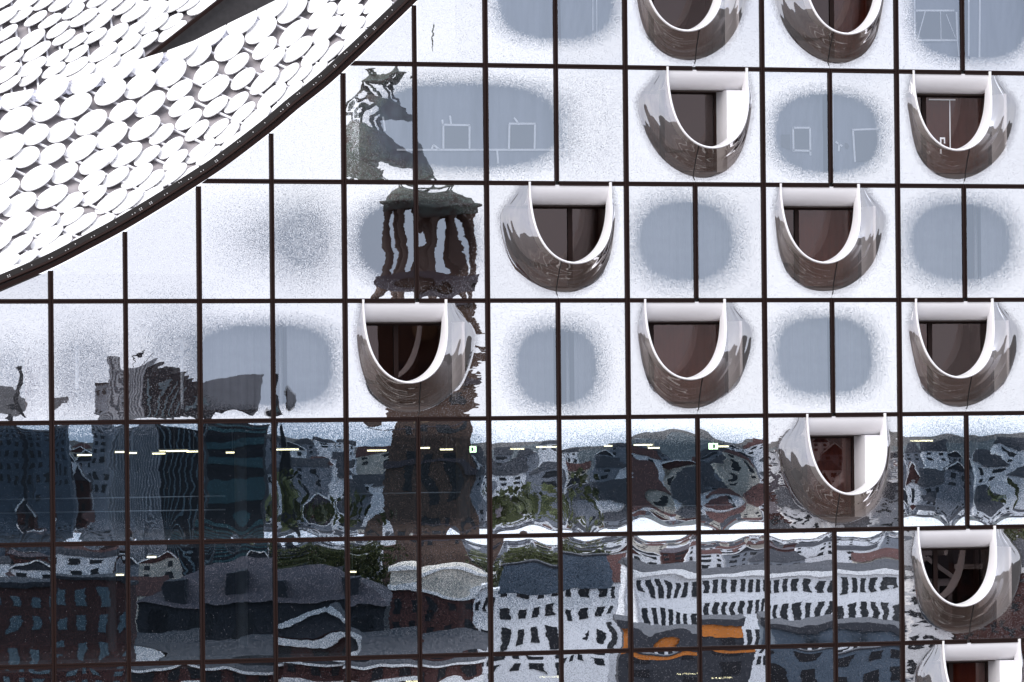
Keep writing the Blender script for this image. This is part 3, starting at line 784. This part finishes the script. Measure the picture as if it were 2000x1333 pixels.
# blinds in the lower guest floors
def blind(x0, x1, y0, y1, label, seed):
    a_, b_ = at(x0, y0, 0.55), at(x1, y1, 0.55)
    rr = np.random.RandomState(seed)
    X, Z = np.meshgrid(np.linspace(a_[0], b_[0], 50), np.linspace(b_[2], a_[2], 6))
    Y = 0.55+0.02*np.sin(X*26+rr.uniform(0, 6))+0.012*np.sin(X*61)
    o = link('curtain', grid_mesh('curtain', np.stack([X-a_[0], Y-0.55, Z-b_[2]], -1)), M['curtain'], None, (a_[0], 0.55, b_[2]))
    tag(o, label, 'curtain', 'drawn curtains behind the oval panes')
M['curtain'] = plain('grey_curtain', (0.32, 0.32, 0.35), 0.8, noise=0.15, nscale=3)
for q, (x0, x1, y0, y1, lab) in enumerate([
    (960, 1082, 600, 800, 'grey curtain behind the left pane of the rounded dark oval between two bays'),
    (1120, 1216, 600, 800, 'grey curtain behind the right pane of the rounded dark oval between two bays'),
    (1232, 1350, 370, 575, 'grey curtain behind the left half of the pale oval right of the dark loggia'),
    (1364, 1484, 370, 575, 'grey curtain behind the right half of the pale oval right of the dark loggia'),
    (1500, 1618, 600, 800, 'grey curtain behind the left half of the widest dark oval on the right'),
    (1632, 1750, 600, 800, 'grey curtain behind the right half of the widest dark oval on the right'),
    (1764, 1880, 370, 575, 'grey curtain in the left half of the oval by the right picture edge'),
    (1915, 2015, 370, 575, 'grey curtain in the right half of the oval by the right picture edge'),
    (395, 530, 600, 800, 'grey curtain behind the left pane of the broad oval above the office block reflection'),
    (560, 670, 600, 800, 'grey curtain behind the right pane of the broad oval above the office block reflection')]): blind(x0, x1, y0, y1, lab, q)

# lamps on the ceiling of the public floor
LAMPS = [(165, 889, .5), (234, 883, .45), (258, 885, .3), (310, 886, .45), (340, 881, 1.1), (378, 882, .5), (454, 884, .45), (560, 878, .9), (736, 880, .7), (828, 875, .4), (872, 878, .45),
         (1010, 877, .5), (1070, 873, .9), (1188, 871, .25), (1256, 869, .7), (1277, 875, .4), (1411, 872, .45), (1800, 861, .9), (1344, 1316, .9), (1410, 1324, .8), (806, 1331, .5), (1074, 1322, .8), (228, 1123, .5), (296, 1088, .3), (688, 1117, .25)]
WORDS = ['above the left railing', 'over the dark stair', 'tiny and dim', 'low and short', 'long and bright', 'short, right of the long one', 'in front of the office reflection', 'long and thin, beside the slim tower reflection',
         'pale, left of the church reflection', 'left one inside the church reflection', 'middle one inside the church reflection', 'short, right of the church reflection', 'long, right of the church reflection', 'smallest one on the right',
         'long, in the dark oval on the right', 'short, below the long one in the dark oval', 'beside the exit sign on the right', 'white, far right', 'in the lowest row, long', 'in the lowest row, right of the long one', 'in the lowest row, at the bottom edge', 'in the lowest row, left of centre', 'in the second lowest row, at the left', 'very small, second lowest row', 'square, second lowest row']
for (px, py, w), word in zip(LAMPS, WORDS):
    p = at(px, py, 5.0)
    row_top = Z0-FH*math.floor((Z0-p[2])/FH)-0.16
    root = empty('ceiling_lamp', (p[0], 5.0, p[2])); tag(root, 'lit ceiling lamp, '+word, 'lamp', 'ceiling lamps of the foyer')
    w *= 0.75
    MB().box(-w/2, w/2, -0.09, 0.09, -0.025, 0.015).build('diffuser', M['lamp'], root)
    MB().box(-w/2-0.02, w/2+0.02, -0.11, 0.11, 0.022, 0.06).build('housing', M['lampcase'], root)
    MB().box(-0.012, 0.012, -0.012, 0.012, 0.06, max(0.07, row_top-p[2])).build('hanger', M['lampcase'], root)
for px, py, lab in ((921, 878, 'green lit exit sign in the church tower reflection'), (1393, 872, 'green lit exit sign beside a lamp on the right')):
    p = at(px, py, 4.9); root = empty('exit_sign', (p[0], 4.9, p[2])); tag(root, lab, 'sign', 'exit signs of the foyer')
    MB().box(-0.14, 0.14, -0.02, 0.02, -0.09, 0.09).build('panel', M['sign'], root)
    MB().box(-0.02, 0.05, -0.026, -0.021, -0.06, 0.06).box(0.06, 0.10, -0.026, -0.021, -0.01, 0.02).build('pictogram', M['tape'], root)
    MB().box(-0.01, 0.01, -0.01, 0.01, 0.09, 0.7).build('hanger', M['lampcase'], root)

# ================================================================== GROUND, WATER, HILLS
M['ground'] = plain('city_ground', (0.085, 0.075, 0.068), 0.9, noise=0.45, nscale=0.02, coords='Object')
M['quay'] = plain('quay_paving', (0.055, 0.036, 0.026), 0.9, noise=0.4, nscale=0.25)
M['hill'] = plain('haze_tinted_woods', (0.085, 0.10, 0.105), 0.95, noise=0.4, nscale=0.01)  # pale bluish tone put into the woods in place of distance haze
m, n, l = new_mat('harbour_water'); b = n['Principled BSDF']; b.inputs['Base Color'].default_value = (0.050, 0.031, 0.021, 1); b.inputs['Roughness'].default_value = 0.35; b.inputs['Specular IOR Level'].default_value = 0.25
tc = n.new('ShaderNodeTexCoord'); tx = n.new('ShaderNodeTexNoise'); tx.inputs['Scale'].default_value = 0.16; tx.inputs['Detail'].default_value = 5
bp = n.new('ShaderNodeBump'); bp.inputs['Strength'].default_value = 0.6; bp.inputs['Distance'].default_value = 1.6
l.new(tc.outputs['Object'], tx.inputs['Vector']); l.new(tx.outputs['Fac'], bp.inputs['Height']); l.new(bp.outputs[0], b.inputs['Normal'])
M['water'] = m
tag(MB().add([(-9000, -9000, 0), (9000, -9000, 0), (9000, 9000, 0), (-9000, 9000, 0)], [(0, 1, 2, 3)]).build('ground', M['ground']), kind='structure')
tag(MB().add([(-400, -130, 0.02), (400, -130, 0.02), (400, -14, 0.02), (-400, -14, 0.02)], [(0, 1, 2, 3)]).build('water', M['water']), kind='structure')
mb = MB().box(-400, 400, -14, -0.5, -0.5, 0.5)
quay = tag(mb.build('quay', M['quay']), kind='structure')
M['kerb'] = plain('granite', (0.34, 0.31, 0.28), 0.8, noise=0.5, nscale=0.8)
for y0_, w_ in ((-13.9, 0.7), (-11.2, 0.25), (-8.3, 0.9), (-5.2, 0.25), (-3.0, 0.5)):  # pale bands added on the quay to draw arcs in the bent glass
    MB().box(-400, 400, y0_, y0_+w_, 0.45, 0.512).build('added_pale_band', M['kerb'], quay)
M['pontoon'] = plain('pontoon_deck', (0.42, 0.38, 0.34), 0.8, noise=0.5, nscale=0.6)
for y0_, w_, xa_, xb_, lab_ in ((-24, 1.6, -60, 25, 'nearest long floating jetty'), (-31, 0.9, -40, 60, 'narrow floating jetty, second from the quay'), (-40, 2.4, -70, 40, 'broad floating jetty in mid basin'),
                          (-53, 1.2, -80, 70, 'long narrow jetty beyond the broad one'), (-70, 3.0, -90, 30, 'broad jetty far out in the basin'), (-96, 2.2, -90, 80, 'outermost floating jetty')):
    r_ = empty('added_jetty', ((xa_+xb_)/2, y0_, 0.02)); tag(r_, 'added pale '+lab_, 'jetty', 'jetties added to streak the glass reflections')  # jetties added only to streak the reflections in the bent glass
    hw_ = (xb_-xa_)/2
    MB().box(-hw_, hw_, -w_/2, w_/2, 0.25, 0.5).build('deck', M['pontoon'], r_)
    for k_ in range(8):
        x_ = -hw_+2*hw_*(k_+0.5)/8
        MB().box(x_-1.5, x_+1.5, -w_*0.45, w_*0.45, 0.0, 0.25).build('float', M['slab'], r_)
        MB().tube([(x_, w_/2+0.15, -0.01), (x_, w_/2+0.15, 2.4)], 0.14, 8).build('mooring_post', M['slab'], r_)
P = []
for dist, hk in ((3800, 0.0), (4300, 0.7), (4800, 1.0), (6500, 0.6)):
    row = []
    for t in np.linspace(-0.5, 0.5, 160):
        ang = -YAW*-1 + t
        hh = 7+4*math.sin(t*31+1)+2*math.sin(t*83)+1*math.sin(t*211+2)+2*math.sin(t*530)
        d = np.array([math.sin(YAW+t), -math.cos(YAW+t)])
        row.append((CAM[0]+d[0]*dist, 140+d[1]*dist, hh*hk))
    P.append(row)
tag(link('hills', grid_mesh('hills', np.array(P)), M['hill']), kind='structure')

# ================================================================== THE CITY ACROSS THE HARBOUR (seen in the glass)
W_ = {}
def wall(name, c, n=0.25): W_[name] = plain('wall_'+name, c, 0.85, noise=n, nscale=0.35); return W_[name]
wall('white', (0.86, 0.86, 0.88), 0.08); wall('cream', (0.66, 0.61, 0.53)); wall('brick', (0.085, 0.034, 0.030)); wall('red', (0.22, 0.075, 0.072))
wall('grey', (0.27, 0.285, 0.32)); wall('dark', (0.028, 0.031, 0.040)); wall('orange', (0.62, 0.20, 0.035)); wall('slate', (0.040, 0.042, 0.052)); wall('mauve', (0.095, 0.08, 0.092))
W_['copper'] = plain('copper', (0.13, 0.16, 0.14), 0.8, col2=(0.07, 0.05, 0.044), nscale=0.5); wall('church', (0.125, 0.080, 0.062)); wall('bluegrey', (0.10, 0.13, 0.17)); wall('teal', (0.06, 0.13, 0.15)); wall('tan', (0.35, 0.24, 0.15)); wall('finc', (0.46, 0.47, 0.50))
M['win'] = plain('city_window', (0.02, 0.023, 0.028), 0.15)
M['win_lt'] = plain('city_window_light', (0.12, 0.17, 0.20), 0.15)
M['trim'] = plain('white_trim', (0.88, 0.87, 0.86), 0.7)
_wm = {}
def winmesh(w, h, mat):
    k = (round(w, 2), round(h, 2), mat.name)
    if k not in _wm:
        me = MB().box(-w/2, w/2, -0.05, 0.06, 0, h).mesh('window'); me.materials.append(mat); _wm[k] = me
    return _wm[k]
def place(px0, px1, ytop, L, rot=0.0):
    a_, b_ = mirror_at(px0, 800, L), mirror_at(px1, 800, L)
    h = mirror_at((px0+px1)/2, ytop, L)[2]
    w = math.hypot(b_[0]-a_[0], b_[1]-a_[1])
    return ((a_[0]+b_[0])/2, (a_[1]+b_[1])/2, 0.0), w, h
def house(name, label, cat, px0, px1, ytop, L, depth, wmat, roof=None, roof_h=0.0, storeys=None, ww=1.0, wh=1.6, gap=2.2, sill_from=0.0, win=None, rot=0.0, group=None, cornice=None, bands=None, dormers=0, roofmat=None, top_off=0.9):
    loc, w, h = place(px0, px1, ytop, L)
    root = empty(name, loc, YAW+rot); tag(root, label, cat, group)
    hw = h-roof_h
    MB().box(-w/2, w/2, -depth, 0, 0, hw).build('wall', W_[wmat], root)
    if roof == 'gable':
        rf = MB().add([(-w/2-.3, .4, hw), (w/2+.3, .4, hw), (w/2+.3, -depth-.4, hw), (-w/2-.3, -depth-.4, hw), (-w/2-.3, -depth/2, h), (w/2+.3, -depth/2, h)],
                      [(0, 1, 5, 4), (2, 3, 4, 5), (1, 2, 5), (3, 0, 4), (0, 3, 2, 1)]).build('roof', W_[roofmat or 'slate'], root)
    elif roof == 'front_gable':
        rf = MB().add([(-w/2-.3, .3, hw), (w/2+.3, .3, hw), (w/2+.3, -depth-.3, hw), (-w/2-.3, -depth-.3, hw), (0, .3, h), (0, -depth-.3, h)],
                      [(0, 1, 4), (3, 5, 2), (1, 2, 5, 4), (0, 4, 5, 3), (0, 3, 2, 1)]).build('roof', W_[roofmat or 'slate'], root)
        MB().bar((-w/2-.3, .45, hw), (0, .45, h), .5, .5).bar((w/2+.3, .45, hw), (0, .45, h), .5, .5).build('gable_trim', M['trim'], root)
    elif roof == 'hip':
        k = min(w*0.28, depth*0.5)
        rf = MB().add([(-w/2-.4, .5, hw), (w/2+.4, .5, hw), (w/2+.4, -depth-.5, hw), (-w/2-.4, -depth-.5, hw), (-w/2+k, -depth/2, h), (w/2-k, -depth/2, h)],
                      [(0, 1, 5, 4), (2, 3, 4, 5), (1, 2, 5), (3, 0, 4), (0, 3, 2, 1)]).build('roof', W_[roofmat or 'slate'], root)
    else:
        rf = MB().box(-w/2-.25, w/2+.25, -depth-.25, .25, hw, hw+0.5).build('parapet', W_[roofmat] if roofmat else M['trim'], root)
    for q in range(dormers):
        x = -w/2+w*(q+0.7)/(dormers+0.4); zc = hw+(h-hw)*0.35
        d = MB().box(x-1.1, x+1.1, -depth*0.30, -depth*0.05, zc-1.2, zc+1.5).build('dormer', W_['dark'], root)
    if cornice:
        for z in cornice: MB().box(-w/2-.3, w/2+.3, .002, .55, hw-z-0.35, hw-z+0.25).build('cornice', M['trim'], root)
    if bands:
        for z, hh, mt in bands: MB().box(-w/2-.02, w/2+.02, .004, .10, hw-z-hh, hw-z).build('band', W_[mt], root)
    if storeys:
        nwin = max(1, int(w/gap)); me = winmesh(ww, wh, win or M['win'])
        for s_ in range(storeys):
            z = hw-top_off-wh-s_*(wh+1.35)
            if z < 0.5: break
            for q in range(nwin):
                x = -w/2+w*(q+0.5)/nwin
                o = bpy.data.objects.new('window', me); COL.objects.link(o); o.parent = root; o.location = (x, 0.02, z)
    return root

# --- the church: square tower, columned lantern, copper dome, nave
L = 1000.0; K = FPX/L
loc, w, h = place(747, 929, 560, L)
ch = empty('church', loc, YAW); tag(ch, 'dark brick church tower with columned lantern under a copper dome', 'church')
cyc = -9.0
def zpx(y): return 45+(800-y)/K
hw = w/2
MB().box(-hw*1.12, hw*1.02, cyc-9.8, cyc+9.8, 0, 24).build('tower_base', W_['church'], ch)
MB().box(-hw, hw, cyc-hw, cyc+hw, 24, zpx(588)).build('tower_shaft', W_['church'], ch)
MB().box(-hw*0.94, hw*0.94, cyc-hw*0.94, cyc+hw*0.94, zpx(588), zpx(545)).build('belfry', W_['church'], ch)
for y, o in ((900, .5), (735, .5), (588, .9), (545, 0.5)): MB().box(-hw-o, hw+o, cyc-hw-o, cyc+hw+o, zpx(y)-.6, zpx(y)+.5).build('cornice', W_['mauve'], ch)
for x in (-0.55, 0, 0.55):
    for z in (30, 46): MB().box(x*hw-1.1, x*hw+1.1, cyc+hw, cyc+hw+0.15, z, z+8).build('louvre', M['win'], ch)
for k in range(4):
    ck = MB().lathe([(0, 0), (2.4, 0), (2.4, 0.25), (2.0, 0.3), (0, 0.3)], 24).build('clock_face', W_['tan'], ch, None)
    ck.matrix_local = Matrix.Rotation(k*math.pi/2, 4, 'Z') if False else Matrix.Translation((0, cyc, zpx(640))) @ Matrix.Rotation(k*math.pi/2, 4, 'Z') @ Matrix.Translation((0, hw, 0)) @ Matrix.Rotation(-math.pi/2, 4, 'X')
lr = 7.6
for k in range(10):
    an = 2*math.pi*(k+0.35)/10
    x, y = lr*math.cos(an), cyc+lr*math.sin(an)
    MB().lathe([(1.0, zpx(545)), (1.0, zpx(536)), (0.72, zpx(530)), (0.62, zpx(415)), (1.0, zpx(408)), (1.0, zpx(398))], 10, cx=x, cy=y).build('column', W_['church'], ch)
MB().lathe([(0.9, zpx(545)), (0.9, zpx(398))], 14, cy=cyc).build('lantern_core', W_['church'], ch)
MB().lathe([(8.4, zpx(398)), (8.9, zpx(392)), (8.9, zpx(378)), (9.6, zpx(372)), (9.6, zpx(365)), (8.2, zpx(362)), (8.0, zpx(345)), (7.0, zpx(325)), (5.2, zpx(305)), (3.8, zpx(288)), (3.3, zpx(270)), (0, zpx(270))], 24, cy=cyc).build('dome', W_['copper'], ch)
for k in range(6):
    an = 2*math.pi*k/6; MB().lathe([(0.42, zpx(272)), (0.42, zpx(215))], 8, cx=2.5*math.cos(an), cy=cyc+2.5*math.sin(an)).build('lantern_post', W_['copper'], ch)
MB().lathe([(3.4, zpx(216)), (3.6, zpx(210)), (2.9, zpx(196)), (1.4, zpx(176)), (0.7, zpx(150)), (0.35, zpx(90)), (0.9, zpx(84)), (0.9, zpx(74)), (0.2, zpx(68)), (0.15, zpx(40)), (0, zpx(40))], 18, cy=cyc).build('spire', W_['copper'], ch)

# --- large hipped roof hall in front of it
house('hall_house', 'broad hall with mauve hipped roof, dormers and dark wall, across the harbour', 'house', 262, 745, 1082, 620, 26, 'dark', 'hip', 5.6, storeys=1, ww=2.2, wh=3.0, gap=4.5, dormers=4, roofmat='mauve')
# --- towers and offices on the left
loc, w, h = place(218, 300, 700, 1100); of = empty('office_tower', loc, YAW); tag(of, 'tall grey office tower with upright fins, stepping down to the right', 'office')
MB().box(-w/2, w/2, -16, 0, 0, h).build('wall', W_['grey'], of)
for k in range(12):
    x = -w/2+w*(k+.5)/12; MB().box(x-.14, x+.14, .003, .5, 0, h).build('fin', W_['finc'], of)
for k in range(7):
    x0 = w/2+k*1.35; hh = h-1.5-k*1.25; MB().box(x0, x0+1.33, -15.5+k*.3, -.3-k*.15, 0, hh).build('step', W_['dark'], of)
    MB().box(x0+1.0, x0+1.33, -.28-k*.15, -.1-k*.15, 8, hh-2).build('step_window', M['win_lt'], of)
MB().tube([(1.0, -6, h), (1.0, -6, h+2.6)], .08, 6).tube([(2.6, -6, h), (2.6, -6, h+1.8)], .08, 6).build('mast', W_['dark'], of)
house('office_block', 'dark office block with teal window bands beside the stepped tower', 'office', 395, 512, 752, 1150, 18, 'dark', bands=[(4+q*4.2, 1.9, 'teal') for q in range(9)], roofmat='dark')
house('slim_tower', 'slim dark tower block with few windows', 'office', 543, 569, 772, 1180, 9, 'dark', roof='front_gable', roof_h=2.2, storeys=8, ww=.8, wh=1.6, gap=1.6)
house('grey_slab', 'low grey slab block left of the stepped tower', 'office', 186, 216, 752, 1250, 12, 'grey', roofmat='dark', storeys=9, ww=.9, wh=1.4, gap=1.5)
house('hospital_block', 'wide blue grey block with dark roof at the far left skyline', 'building', -90, 62, 752, 1500, 20, 'bluegrey', roof='hip', roof_h=2.5, storeys=8, ww=1.2, wh=1.6, gap=2.6)
house('hospital_block', 'lower blue grey wing right of the wide block at the far left', 'building', 62, 120, 772, 1480, 16, 'bluegrey', roof='gable', roof_h=2.0, storeys=8, ww=1.2, wh=1.6, gap=2.6)
house('chimney_tower', 'thin dark chimney tower above the far left skyline', 'tower', 33, 43, 724, 1460, 1.6, 'dark', roofmat='dark')
# --- right hand foreground
house('office_house', 'long white office house with rows of dark upright windows', 'office', 1232, 1758, 1092, 650, 16, 'white', roof='gable', roof_h=1.3, storeys=4, ww=0.72, wh=1.9, gap=1.25, cornice=[0.1], roofmat='slate', rot=-0.06)
house('arcade_house', 'white house with dark upper storeys next to the long office house', 'house', 962, 1194, 1082, 640, 15, 'white', bands=[(0, 4.6, 'bluegrey')], storeys=5, ww=1.0, wh=1.5, gap=1.9, roofmat='dark')
house('narrow_house', 'narrow white house beside the brick house', 'house', 928, 962, 1150, 600, 12, 'white', storeys=5, ww=.5, wh=1.6, gap=.95)
house('orange_house', 'dark house with an orange top storey below the white office', 'house', 1215, 1450, 1228, 520, 12, 'slate', bands=[(0, 1.2, 'orange')], storeys=3, ww=1.6, wh=1.3, gap=3.0, roofmat='slate')
house('cream_house', 'cream parapet house in front of the church', 'house', 752, 938, 1085, 700, 12, 'brick', roof='hip', roof_h=1.0, bands=[(0, 3.0, 'cream')], storeys=3, cornice=[0.2, 3.2], top_off=4.4, roofmat='cream')
house('brick_house', 'red brick house with white gable trim at the water', 'house', 545, 700, 1190, 500, 14, 'brick', roof='front_gable', roof_h=2.8, storeys=4, cornice=[0.4, 3.6], gap=2.0)
house('brick_warehouse', 'long red brick warehouse with white string courses', 'house', 700, 935, 1232, 490, 14, 'brick', roof='gable', roof_h=1.6, storeys=4, cornice=[0.3, 2.9], gap=2.0, roofmat='slate')
house('brick_warehouse', 'low red brick warehouse with white string courses, left of the gable', 'house', 255, 545, 1238, 505, 14, 'brick', roof='gable', roof_h=1.4, storeys=4, cornice=[0.3, 3.0, 5.8], gap=2.0, roofmat='dark')
house('brick_apartments', 'dark red brick apartments with pale window rows at the far left', 'house', -60, 240, 1140, 580, 14, 'brick', storeys=5, ww=0.8, wh=1.5, gap=1.7, win=M['win_lt'], roofmat='slate')
house('glass_house', 'dark blue house right of the orange one', 'house', 1500, 1755, 1225, 530, 12, 'bluegrey', storeys=3, ww=1.3, wh=1.8, gap=2.4, roofmat='slate')
house('white_house', 'white gabled house near the right picture edge', 'house', 1770, 1870, 1090, 640, 12, 'white', roof='front_gable', roof_h=2.5, storeys=4, gap=1.8)
house('brick_house', 'tall red brick house at the right picture edge', 'house', 1880, 2090, 1060, 640, 12, 'brick', roof='gable', roof_h=2.5, storeys=4, gap=2.0, cornice=[0.3])
# --- houses filling the town up to the skyline
G = 'town houses between the church and the skyline'
rows = [(820, 1105, 90, 0.5), (980, 1040, 75, 0.7), (1200, 985, 62, 0.8), (1500, 930, 55, 0.9), (1900, 900, 48, 1.0), (2500, 878, 42, 0.9), (3200, 862, 38, 0.8)]
kinds = [('white', 'slate', 'white town house with slate roof'), ('red', 'red', 'red town house with red roof'), ('cream', 'brick', 'cream town house with tiled roof'), ('grey', 'slate', 'grey town house with slate roof'), ('brick', 'mauve', 'brick town house with mauve roof'), ('white', 'brick', 'white town house with maroon roof')]
hr = random.Random(21)
for L_, y_, wpx, dens in rows:
    x = -120.0; cnt = 0
    while x < 2120:
        wv = wpx*hr.uniform(0.7, 1.4)
        if hr.random() < dens and not (L_ < 1010 and 700 < x+wv and x < 950) and not (1000 < L_ < 1160 and x < 600):
            wm, rm, lb = kinds[hr.choice([0, 0, 0, 0, 3, 3, 2, 5, 4, 4]) if L_ < 1600 else hr.choice([0, 0, 0, 3, 3, 2, 0, 5])]  # far rows draw mostly pale walls, standing in for distance haze
            yt = y_+hr.uniform(-26, 20)
            wh_ = 1.5
            cnt += 1; rk = hr.choice(['gable', 'hip', 'front_gable']); wd = 'narrow' if wv < wpx*.9 else 'broad' if wv > wpx*1.2 else 'mid-sized'
            o = house('town_house', wd+' '+lb+', '+{'gable': 'long ridge', 'hip': 'hipped', 'front_gable': 'gable front'}[rk]+', row at %d00 metres, %d%s from left' % (round(L_/100), cnt, {1: 'st', 2: 'nd', 3: 'rd'}.get(cnt if cnt < 20 else cnt % 10, 'th')), 'house', x, x+wv, yt, L_*hr.uniform(.97, 1.03), 11, wm, roof=rk, roof_h=hr.uniform(3, 5.5),
                  storeys=3 if L_ < 1600 else 2, ww=1.3 if L_ < 1600 else 2.0, wh=wh_, gap=2.8 if L_ < 1300 else 4.5, group=G, roofmat=rm)
        x += wv*hr.uniform(1.0, 1.15)
# --- trees
def leaf_mat(name, c):
    m, n, l = new_mat(name); b = n['Principled BSDF']; b.inputs['Roughness'].default_value = 0.7
    oi = n.new('ShaderNodeNewGeometry'); rp = n.new('ShaderNodeValToRGB')
    rp.color_ramp.elements[0].color = (c[0]*.5, c[1]*.5, c[2]*.5, 1); rp.color_ramp.elements[1].color = (c[0]*1.4, c[1]*1.4, c[2]*1.4, 1)
    l.new(oi.outputs['Random Per Island'], rp.inputs[0]); l.new(rp.outputs[0], b.inputs['Base Color'])
    return m
M['leaf'] = leaf_mat('leaves', (0.075, 0.085, 0.028)); M['bark'] = plain('bark', (0.07, 0.05, 0.035), 0.9)
def tree_meshes(seed):
    rr = random.Random(seed); mb = MB()
    lobes = [(rr.uniform(-.42, .42), rr.uniform(-.42, .42), rr.uniform(.35, .92), rr.uniform(.16, .30)) for _ in range(13)]
    for _ in range(1500):
        lx, ly, lz, lr_ = rr.choice(lobes)
        v = Vector((rr.gauss(0, 1), rr.gauss(0, 1), rr.gauss(0, 1))).normalized()*lr_*rr.uniform(.55, 1.05)
        p = Vector((lx, ly, lz))+v
        a = Vector((rr.gauss(0, 1), rr.gauss(0, 1), rr.gauss(0, 1))).normalized()*rr.uniform(.02, .045); bb = a.orthogonal().normalized()*rr.uniform(.015, .035)
        mb.add([p-a, p-bb, p+a, p+bb], [(0, 1, 2, 3)])
    me = mb.mesh('crown'); me.materials.append(M['leaf'])
    tb = MB().tube([(0, 0, 0), (0.01, 0, .25), (0, .01, .6)], [.035, .026, .012], 8)
    for _ in range(6):
        a = rr.uniform(0, 6.28); z = rr.uniform(.25, .5); tb.tube([(0, 0, z), (.15*math.cos(a), .15*math.sin(a), z+.14), (.32*math.cos(a), .32*math.sin(a), z+.28)], [.016, .011, .005], 6)
    tm = tb.mesh('trunk'); tm.materials.append(M['bark'])
    return me, tm
TV = [tree_meshes(s_) for s_ in (3, 4, 5)]
TREES = [(622, 965, 960), (655, 985, 930), (1062, 968, 930), (1030, 990, 950), (1985, 985, 930)]
TWORDS = ['tall one left of the church tower', 'short one next to the church tower', 'tall one right of the church tower', 'shorter one right of the church tower', 'by the right picture edge']
for q, (px, yt, L_) in enumerate(TREES):
    p = mirror_at(px, yt, L_); me, tm = TV[q % 3]; h = p[2]
    root = empty('tree', (p[0], p[1], 0), q*1.3); tag(root, 'leafy green street tree, '+TWORDS[q], 'tree', 'street trees across the harbour')
    for nm, mm in (('crown', me), ('trunk', tm)):
        o = bpy.data.objects.new(nm, mm); COL.objects.link(o); o.parent = root; o.scale = (h*.62, h*.62, h)
